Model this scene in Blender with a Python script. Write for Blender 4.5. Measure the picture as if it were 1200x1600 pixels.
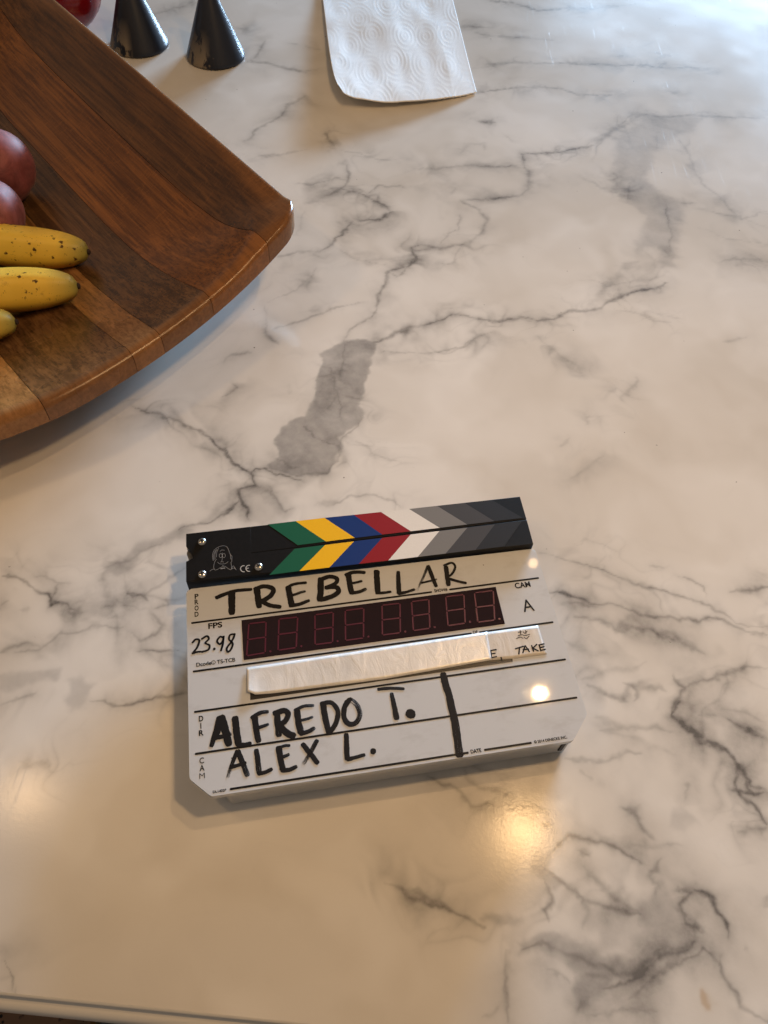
import bpy, bmesh, math, random
import numpy as np
from mathutils import Vector, Matrix

random.seed(4)
sc = bpy.context.scene
for o in list(bpy.data.objects):
    bpy.data.objects.remove(o)
C = bpy.context.collection

# ------------------------------------------------------------------ camera
F_PX = 1202.0                     # 26 mm-equivalent phone lens, photograph 1200 x 1600
CAM_H = 0.46876                   # metres above the counter
M = np.array([[0.9977, 0.0675, 0.0], [0.0555, -0.8196, 0.5702], [0.0385, -0.5689, -0.8215]])
u_, s_, v_ = np.linalg.svd(M); M = u_ @ v_
cd = bpy.data.cameras.new('camera'); cam = bpy.data.objects.new('camera', cd); C.objects.link(cam)
cd.sensor_fit = 'VERTICAL'; cd.sensor_height = 36.0; cd.lens = 36.0 * F_PX / 1600.0
cd.clip_start = 0.01; cd.clip_end = 60.0
r_, up_, bk_ = M[:, 0], -M[:, 1], -M[:, 2]
cam.matrix_world = Matrix(((r_[0], up_[0], bk_[0], 0), (r_[1], up_[1], bk_[1], 0), (r_[2], up_[2], bk_[2], CAM_H), (0, 0, 0, 1)))
sc.camera = cam
sc.render.resolution_x = 768; sc.render.resolution_y = 1024

# ------------------------------------------------------------------ light
w = bpy.data.worlds.new('World'); sc.world = w; w.use_nodes = True
bg = w.node_tree.nodes['Background']
bg.inputs['Color'].default_value = (1.0, 0.84, 0.69, 1); bg.inputs['Strength'].default_value = 0.17

def point_lamp(name, loc, power, col, radius):
    d = bpy.data.lights.new(name, 'POINT'); d.energy = power; d.color = col; d.shadow_soft_size = radius
    o = bpy.data.objects.new(name, d); C.objects.link(o); o.location = loc
    return o

def area_lamp(name, loc, target, sx, sy, power, col):
    d = bpy.data.lights.new(name, 'AREA'); d.shape = 'RECTANGLE'; d.size = sx; d.size_y = sy; d.energy = power; d.color = col
    o = bpy.data.objects.new(name, d); C.objects.link(o); o.location = loc
    o.rotation_euler = (Vector(target) - Vector(loc)).to_track_quat('-Z', 'Y').to_euler()
    return o

WARM = (1.0, 0.62, 0.29)
point_lamp('pendant_bulb_a', (0.274, 0.489, 0.776), 3.6, WARM, 0.0075)
point_lamp('pendant_bulb_b', (0.244, 0.278, 0.750), 6.6, WARM, 0.0300)
point_lamp('pendant_bulb_c', (-0.512, 0.284, 0.750), 2.2, WARM, 0.0300)
point_lamp('pendant_bulb_d', (0.277, 0.737, 0.776), 0.05, WARM, 0.0085)
area_lamp('far_window_light', (2.5, 7.4, 0.95), (0, 0.6, 0), 2.6, 0.7, 1220.0, (0.50, 0.73, 1.0))
area_lamp('side_window_light', (3.6, 6.0, 1.8), (0, 0.6, 0), 1.7, 1.6, 36.0, (0.40, 0.68, 1.0))

vs = sc.view_settings
vs.view_transform = 'Standard'; vs.look = 'None'; vs.exposure = 0.19; vs.gamma = 1.0; vs.use_curve_mapping = False
sc.render.engine = 'CYCLES'
sc.cycles.caustics_reflective = False; sc.cycles.caustics_refractive = False

# ------------------------------------------------------------------ helpers
def U(px, py, z=0.0):
    """point of the photograph -> point on the level plane at height z (metres)"""
    v = M @ np.array([(px - 600) / F_PX, (py - 800) / F_PX, 1.0])
    t = (z - CAM_H) / v[2]
    return np.array([v[0] * t, v[1] * t, z])

def U2(pts, z=0.0):
    pts = np.asarray(pts, float)
    d = np.c_[(pts[:, 0] - 600) / F_PX, (pts[:, 1] - 800) / F_PX, np.ones(len(pts))] @ M.T
    t = (z - CAM_H) / d[:, 2]
    return d[:, :2] * t[:, None]

def tag(o, label=None, cat=None, group=None, kind=None):
    if label: o['label'] = label
    if cat: o['category'] = cat
    if group: o['group'] = group
    if kind: o['kind'] = kind
    return o

def empty(name, loc=(0, 0, 0), rz=0.0):
    o = bpy.data.objects.new(name, None); C.objects.link(o); o.location = loc; o.rotation_euler = (0, 0, rz)
    o.empty_display_size = 0.05
    return o

def obj(name, verts, faces, mat, parent=None, smooth=False):
    me = bpy.data.meshes.new(name)
    me.from_pydata([tuple(map(float, v)) for v in verts], [], [tuple(int(i) for i in f) for f in faces])
    me.update()
    if smooth:
        me.shade_smooth()
    me.materials.append(mat)
    o = bpy.data.objects.new(name, me); C.objects.link(o)
    if parent: o.parent = parent
    return o

def bm_obj(name, bm, mat, parent=None, smooth=False):
    me = bpy.data.meshes.new(name); bm.normal_update(); bm.to_mesh(me); bm.free()
    if smooth: me.shade_smooth()
    me.materials.append(mat)
    o = bpy.data.objects.new(name, me); C.objects.link(o)
    if parent: o.parent = parent
    return o

def prism_bm(poly, z0, z1, bevel=0.0, seg=2):
    bm = bmesh.new()
    a = sum(poly[i][0] * poly[(i + 1) % len(poly)][1] - poly[(i + 1) % len(poly)][0] * poly[i][1] for i in range(len(poly)))
    if a < 0: poly = poly[::-1]
    lo = [bm.verts.new((p[0], p[1], z0)) for p in poly]; hi = [bm.verts.new((p[0], p[1], z1)) for p in poly]
    n = len(poly)
    bm.faces.new(hi); bm.faces.new(lo[::-1])
    for i in range(n):
        bm.faces.new((lo[i], lo[(i + 1) % n], hi[(i + 1) % n], hi[i]))
    if bevel:
        bmesh.ops.bevel(bm, geom=list(bm.edges), offset=bevel, segments=seg, profile=0.5, affect='EDGES')
    return bm

def round_poly(poly, rads, n=5):
    """replace corners by arcs; rads gives one radius per corner"""
    out = []
    N = len(poly)
    for i in range(N):
        p = np.array(poly[i], float); a = np.array(poly[i - 1], float); b = np.array(poly[(i + 1) % N], float); r = rads[i]
        if r <= 0: out.append(tuple(p)); continue
        da = (a - p) / np.linalg.norm(a - p); db = (b - p) / np.linalg.norm(b - p)
        p0 = p + da * r; p1 = p + db * r
        for k in range(n + 1):
            t = k / n
            out.append(tuple((1 - t) ** 2 * p0 + 2 * t * (1 - t) * p + t * t * p1))
    return out

def noise2(x, y, freq, seed):
    """smooth value noise in [-1, 1] on numpy arrays"""
    rs = np.random.RandomState(seed); T = rs.rand(256, 256) * 2 - 1
    X = x * freq; Y = y * freq
    xi = np.floor(X).astype(int); yi = np.floor(Y).astype(int); fx = X - xi; fy = Y - yi
    fx = fx * fx * (3 - 2 * fx); fy = fy * fy * (3 - 2 * fy)
    a = T[xi % 256, yi % 256]; b = T[(xi + 1) % 256, yi % 256]; c = T[xi % 256, (yi + 1) % 256]; d = T[(xi + 1) % 256, (yi + 1) % 256]
    return (a * (1 - fx) + b * fx) * (1 - fy) + (c * (1 - fx) + d * fx) * fy

# ------------------------------------------------------------------ node helpers
class NT:
    def __init__(self, name):
        self.m = bpy.data.materials.new(name); self.m.use_nodes = True
        self.t = self.m.node_tree; self.b = self.t.nodes['Principled BSDF']
    def n(self, typ, **kw):
        nd = self.t.nodes.new(typ)
        for k, v in kw.items():
            if k.startswith('i_'):
                key = k[2:].replace('_', ' ')
                nd.inputs[key].default_value = v
            else: setattr(nd, k, v)
        return nd
    def l(self, a, b): self.t.links.new(a, b)
    def coord(self, scale=(1, 1, 1), rot=(0, 0, 0), kind='Object'):
        tc = self.n('ShaderNodeTexCoord'); mp = self.n('ShaderNodeMapping')
        mp.inputs['Scale'].default_value = scale; mp.inputs['Rotation'].default_value = rot
        self.l(tc.outputs[kind], mp.inputs['Vector']); return mp.outputs[0]
    def noise(self, vec, scale, detail=4, rough=0.5, dist=0.0):
        nd = self.n('ShaderNodeTexNoise'); nd.inputs['Scale'].default_value = scale; nd.inputs['Detail'].default_value = detail
        nd.inputs['Roughness'].default_value = rough; nd.inputs['Distortion'].default_value = dist
        self.l(vec, nd.inputs['Vector']); return nd.outputs['Fac']
    def vor(self, vec, scale, feature='F1', rnd=1.0):
        nd = self.n('ShaderNodeTexVoronoi', feature=feature); nd.inputs['Scale'].default_value = scale
        nd.inputs['Randomness'].default_value = rnd
        self.l(vec, nd.inputs['Vector']); return nd.outputs['Distance']
    def ramp(self, fac, stops):
        nd = self.n('ShaderNodeValToRGB'); e = nd.color_ramp.elements
        while len(e) < len(stops): e.new(0.5)
        for el, (p, c) in zip(e, stops):
            el.position = p; el.color = (c, c, c, 1) if not hasattr(c, '__len__') else tuple(c) + (1,)
        self.l(fac, nd.inputs['Fac']); return nd.outputs['Color']
    def math(self, op, a, b=None, clamp=False):
        nd = self.n('ShaderNodeMath', operation=op, use_clamp=clamp)
        for i, v in enumerate((a, b)):
            if v is None: continue
            if hasattr(v, 'node'): self.l(v, nd.inputs[i])
            else: nd.inputs[i].default_value = v
        return nd.outputs[0]
    def mix(self, fac, a, b, blend='MIX'):
        nd = self.n('ShaderNodeMix', data_type='RGBA', blend_type=blend)
        for i, v in zip((0, 6, 7), (fac, a, b)):
            if hasattr(v, 'node'): self.l(v, nd.inputs[i])
            elif i == 0: nd.inputs[0].default_value = v
            else: nd.inputs[i].default_value = tuple(v) + (1,)
        return nd.outputs[2]
    def attr(self, name):
        nd = self.n('ShaderNodeAttribute', attribute_name=name); return nd.outputs['Fac']
    def bump(self, hgt, strength=0.2, dist=0.001, prev=None):
        nd = self.n('ShaderNodeBump'); nd.inputs['Strength'].default_value = strength; nd.inputs['Distance'].default_value = dist
        self.l(hgt, nd.inputs['Height'])
        if prev: self.l(prev, nd.inputs['Normal'])
        return nd.outputs[0]
    def set(self, **kw):
        for k, v in kw.items():
            key = k.replace('_', ' ')
            if hasattr(v, 'node'): self.l(v, self.b.inputs[key])
            elif hasattr(v, '__len__') and len(v) == 3: self.b.inputs[key].default_value = tuple(v) + (1,)
            else: self.b.inputs[key].default_value = v
        return self

def plain(name, col, rough=0.5, metal=0.0, grain=0.06, gscale=400, spec=0.5, bump=0.0):
    t = NT(name); v = t.coord()
    f = t.noise(v, gscale, 3)
    c = t.mix(t.math('MULTIPLY', f, 1.0), tuple(max(0, x * (1 - grain)) for x in col), tuple(min(1, x * (1 + grain)) for x in col))
    t.set(Base_Color=c, Roughness=rough, Metallic=metal, Specular_IOR_Level=spec)
    if bump: t.set(Normal=t.bump(f, bump, 0.0005))
    return t.m

# ------------------------------------------------------------------ materials
def mat_marble():
    t = NT('white_veined_marble'); v = t.coord()
    fine = t.noise(v, 140.0, 3, 0.65)
    base = t.mix(t.attr('cloud'), (0.635, 0.595, 0.54), (0.785, 0.76, 0.725))
    tn = t.math('MULTIPLY', t.attr('tone'), t.math('ADD', t.math('MULTIPLY', fine, 0.6), 0.70), True)
    base = t.mix(tn, base, (0.215, 0.21, 0.21))
    vn = t.math('MULTIPLY', t.attr('vein'), t.math('ADD', t.math('MULTIPLY', fine, 0.9), 0.55), True)
    base = t.mix(vn, base, (0.150, 0.142, 0.136))
    base = t.mix(t.attr('stain'), base, (0.42, 0.27, 0.13))
    # pits and crumbs
    sp = t.vor(v, 42.0)
    dots = t.math('MULTIPLY', t.ramp(sp, [(0.022, 1.0), (0.036, 0.0)]), t.ramp(fine, [(0.48, 0.0), (0.54, 1.0)]))
    base = t.mix(t.math('MULTIPLY', dots, 0.8), base, (0.07, 0.05, 0.04))
    # wear of the polish: wiped patches and hairline scratches
    f = t.noise(t.coord((300, 9, 1), (0, 0, 0.12)), 1.0, 3, 0.7, 1.2)
    hs = t.math('MULTIPLY', t.ramp(f, [(0.64, 0.0), (0.70, 1.0)]), t.attr('wear'))
    rough = t.math('ADD', t.math('ADD', t.math('MULTIPLY', t.attr('wear'), 0.025), t.math('MULTIPLY', hs, 0.06)), 0.155)
    b2 = t.bump(t.math('ADD', t.noise(v, 420.0, 2, 0.7), t.math('MULTIPLY', hs, 0.8)), 0.08, 0.0004)
    t.set(Base_Color=base, Roughness=rough, Normal=b2, Specular_IOR_Level=0.20)
    return t.m

def mat_wood(name, dark, light, seed, worn=0.0, rough=0.34):
    t = NT(name)
    v0 = t.coord(); tc = t.n('ShaderNodeMapping'); tc.inputs['Location'].default_value = (seed * 1.7, seed * 0.9, seed * 0.4)
    t.l(v0, tc.inputs['Vector']); v = tc.outputs[0]
    def st(sx, sy, sz):
        mp = t.n('ShaderNodeMapping'); mp.inputs['Scale'].default_value = (sx, sy, sz); t.l(v, mp.inputs['Vector']); return mp.outputs[0]
    g1 = t.noise(st(4, 120, 90), 1.0, 7, 0.68, 0.5)      # long grain
    g2 = t.noise(st(14, 420, 300), 1.0, 4, 0.6, 0.2)   # pores
    fl = t.noise(st(240, 55, 90), 1.0, 4, 0.7, 2.2)     # ray fleck and blotches
    bl = t.noise(st(7, 12, 9), 1.0, 3, 0.5, 0.5)
    c = t.mix(t.ramp(g1, [(0.36, 0.0), (0.66, 1.0)]), dark, light)
    c = t.mix(t.math('MULTIPLY', t.ramp(g2, [(0.38, 1.0), (0.54, 0.0)]), 0.60), c, tuple(x * 0.42 for x in dark))
    c = t.mix(t.math('MULTIPLY', t.ramp(fl, [(0.54, 0.0), (0.70, 1.0)]), 0.38), c, tuple(min(1, x * 1.35) for x in light))
    c = t.mix(t.math('MULTIPLY', t.ramp(bl, [(0.30, 1.0), (0.62, 0.0)]), 0.5), c, tuple(x * 0.62 for x in dark))
    # rubbed, paler rim
    rim = t.attr('rim')
    c = t.mix(t.math('MULTIPLY', rim, t.math('ADD', t.math('MULTIPLY', fl, 0.7), 0.15), True), c, (0.250, 0.106, 0.032))
    r = t.math('ADD', t.math('MULTIPLY', bl, 0.22), rough - 0.19)
    b = t.bump(g2, 0.22, 0.0006); b = t.bump(g1, 0.12, 0.001, b)
    t.set(Base_Color=c, Roughness=r, Normal=b, Specular_IOR_Level=0.4)
    return t.m

def mat_ink(name, col=(0.012, 0.011, 0.012)):
    """marker ink: drags out into dry streaks where the stroke runs dry"""
    t = NT(name)
    uv = t.n('ShaderNodeUVMap'); uv.uv_map = 'UVMap'
    mp = t.n('ShaderNodeMapping'); mp.inputs['Scale'].default_value = (0.8, 3.4, 1.0); t.l(uv.outputs[0], mp.inputs['Vector'])
    s = t.noise(mp.outputs[0], 1.6, 4, 0.7, 0.3)
    g = t.noise(t.coord(), 2600.0, 2, 0.6)
    dry = t.attr('dry')
    thr = t.math('ADD', t.math('MULTIPLY', s, 0.75), t.math('MULTIPLY', g, 0.25))
    a = t.math('SUBTRACT', thr, t.math('ADD', t.math('MULTIPLY', dry, 0.50), 0.10))
    a = t.math('MULTIPLY', a, 7.0, True)
    a = t.math('MINIMUM', a, t.math('SUBTRACT', 0.998, t.math('MULTIPLY', dry, 0.12)))
    t.set(Base_Color=col, Roughness=0.5, Alpha=a, Specular_IOR_Level=0.12)
    return t.m

def mat_board():
    t = NT('white_acrylic_board'); v = t.coord()
    f = t.noise(v, 14.0, 4); g = t.noise(v, 300.0, 3)
    c = t.mix(f, (0.535, 0.555, 0.585), (0.59, 0.61, 0.64))
    sm = t.ramp(t.noise(t.coord((30, 60, 1)), 1.0, 5, 0.7), [(0.53, 0.0), (0.78, 1.0)])
    c = t.mix(t.math('MULTIPLY', sm, 0.42), c, (0.34, 0.335, 0.33))
    sp = t.vor(v, 95.0)
    dots = t.math('MULTIPLY', t.ramp(sp, [(0.035, 1.0), (0.06, 0.0)]), t.ramp(t.noise(v, 60.0, 1), [(0.55, 0.0), (0.62, 1.0)]))
    c = t.mix(t.math('MULTIPLY', dots, 0.8), c, (0.03, 0.028, 0.025))
    hs = None
    for sx, sy, rz in ((900, 30, 0.1), (700, 26, 1.45), (800, 30, 0.9)):
        q = t.ramp(t.noise(t.coord((sx, sy, 1), (0, 0, rz)), 1.0, 2, 0.6, 0.2), [(0.68, 0.0), (0.73, 1.0)])
        hs = q if hs is None else t.math('MAXIMUM', hs, q)
    r = t.math('ADD', t.math('MULTIPLY', hs, 0.12), t.math('ADD', t.math('MULTIPLY', f, 0.02), 0.025))
    t.set(Base_Color=c, Roughness=r, Normal=t.bump(hs, 0.025, 0.0002), Specular_IOR_Level=0.5)
    return t.m

def mat_tape(name, col, wr=0.5, metal=0.0, rough=0.4):
    t = NT(name)
    a = t.noise(t.coord((120, 45, 1), (0, 0, 0.25)), 1.0, 5, 0.6, 1.0); b = t.noise(t.coord(), 900.0, 3)
    c = t.mix(t.ramp(a, [(0.35, 0.0), (0.7, 1.0)]), tuple(x * 0.86 for x in col), col)
    t.set(Base_Color=c, Roughness=t.math('ADD', t.math('MULTIPLY', a, 0.2), rough - 0.1), Metallic=metal,
          Normal=t.bump(b, 0.10, 0.0003, t.bump(a, wr, 0.0012)))
    return t.m

def mat_banana():
    t = NT('ripe_banana_peel'); v = t.coord()
    n = t.noise(t.coord((4, 4, 4)), 4.0, 3)
    c = t.mix(t.ramp(n, [(0.3, 0.0), (0.7, 1.0)]), (0.74, 0.46, 0.045), (0.90, 0.63, 0.095))
    c = t.mix(t.ramp(t.attr('tip'), [(0.0, 0.0), (0.6, 0.55), (1.0, 1.0)]), c, (0.33, 0.30, 0.075))
    dv = t.n('ShaderNodeVectorMath', operation='ADD'); dn = t.n('ShaderNodeTexNoise'); dn.inputs['Scale'].default_value = 500.0; dsc = t.n('ShaderNodeVectorMath', operation='SCALE'); dsc.inputs['Scale'].default_value = 0.004
    t.l(v, dn.inputs['Vector']); t.l(dn.outputs['Color'], dsc.inputs[0]); t.l(v, dv.inputs[0]); t.l(dsc.outputs[0], dv.inputs[1])
    sp = t.vor(dv.outputs[0], 150.0); sel = t.ramp(t.noise(v, 55.0, 2), [(0.45, 0.0), (0.51, 1.0)])
    d = t.math('MULTIPLY', t.ramp(sp, [(0.16, 1.0), (0.26, 0.0)]), sel)
    sp2 = t.vor(v, 480.0); d2 = t.math('MULTIPLY', t.ramp(sp2, [(0.12, 1.0), (0.24, 0.0)]), t.ramp(t.noise(v, 120.0, 2), [(0.50, 0.0), (0.58, 1.0)]))
    c = t.mix(t.math('MAXIMUM', t.math('MULTIPLY', d, 0.95), t.math('MULTIPLY', d2, 0.7)), c, (0.055, 0.018, 0.006))
    br = t.ramp(t.noise(v, 38.0, 5, 0.7, 1.0), [(0.61, 0.0), (0.70, 1.0)])
    c = t.mix(t.math('MULTIPLY', br, 0.5), c, (0.30, 0.13, 0.02))
    t.set(Base_Color=c, Roughness=0.42, Normal=t.bump(t.noise(v, 250.0, 3), 0.08, 0.0006), Specular_IOR_Level=0.35)
    return t.m

def mat_peach(name, a, b, seed):
    t = NT(name); v0 = t.coord(); mp = t.n('ShaderNodeMapping'); mp.inputs['Location'].default_value = (seed, seed * 2, 0); t.l(v0, mp.inputs['Vector']); v = mp.outputs[0]
    n = t.noise(v, 42.0, 6, 0.7, 1.0); m = t.noise(v, 160.0, 3)
    c = t.mix(t.ramp(n, [(0.34, 0.0), (0.66, 1.0)]), a, b)
    c = t.mix(t.math('MULTIPLY', m, 0.22), c, (0.50, 0.25, 0.24))
    t.set(Base_Color=c, Roughness=0.55, Normal=t.bump(m, 0.1, 0.0005), Specular_IOR_Level=0.3, Sheen_Weight=0.08)
    return t.m

def mat_black_cone():
    t = NT('scuffed_black_lacquer'); v = t.coord()
    gp = t.n('ShaderNodeNewGeometry'); gm = t.n('ShaderNodeMapping'); gm.inputs['Scale'].default_value = (75, 75, 26); t.l(gp.outputs['Position'], gm.inputs['Vector'])
    sc1 = t.noise(gm.outputs[0], 1.0, 5, 0.7, 0.4)
    low = t.n('ShaderNodeSeparateXYZ'); t.l(t.coord(), low.inputs[0])
    hz = t.math('MULTIPLY', t.math('SUBTRACT', 0.040, low.outputs['Z']), 30.0, True)
    side = t.math('MULTIPLY', t.math('ADD', t.math('MULTIPLY', low.outputs['X'], -60.0), 0.1), 1.0, True)
    k = t.math('MULTIPLY', t.math('MULTIPLY', t.ramp(sc1, [(0.44, 0.0), (0.50, 1.0)]), hz), t.math('MULTIPLY', side, 2.2, True))
    chips = t.math('MULTIPLY', t.ramp(t.vor(gp.outputs['Position'], 75.0), [(0.07, 1.0), (0.12, 0.0)]), t.ramp(t.noise(gp.outputs['Position'], 40.0, 2), [(0.56, 0.0), (0.62, 1.0)]))
    k = t.math('MAXIMUM', k, t.math('MULTIPLY', chips, 0.6))
    c = t.mix(k, (0.0105, 0.014, 0.026), (0.22, 0.185, 0.145))
    t.set(Base_Color=c, Roughness=t.math('ADD', t.math('MULTIPLY', k, 0.3), 0.34), Normal=t.bump(t.noise(v, 260.0, 3), 0.05, 0.0005))
    return t.m

MARBLE = mat_marble()
BLACK = plain('black_stick_paint', (0.008, 0.0075, 0.0075), 0.42, grain=0.3, spec=0.14)
BOARD = mat_board()
PRINT = plain('printed_black', (0.010, 0.010, 0.011), 0.45, spec=0.15)
INK = mat_ink('marker_ink')
HOUSING = plain('pale_grey_housing', (0.44, 0.45, 0.46), 0.35, grain=0.05, bump=0.05)
STEEL = plain('screw_steel', (0.72, 0.70, 0.66), 0.22, 1.0)
WHITELINE = plain('white_print', (0.50, 0.50, 0.49), 0.5)

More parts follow.
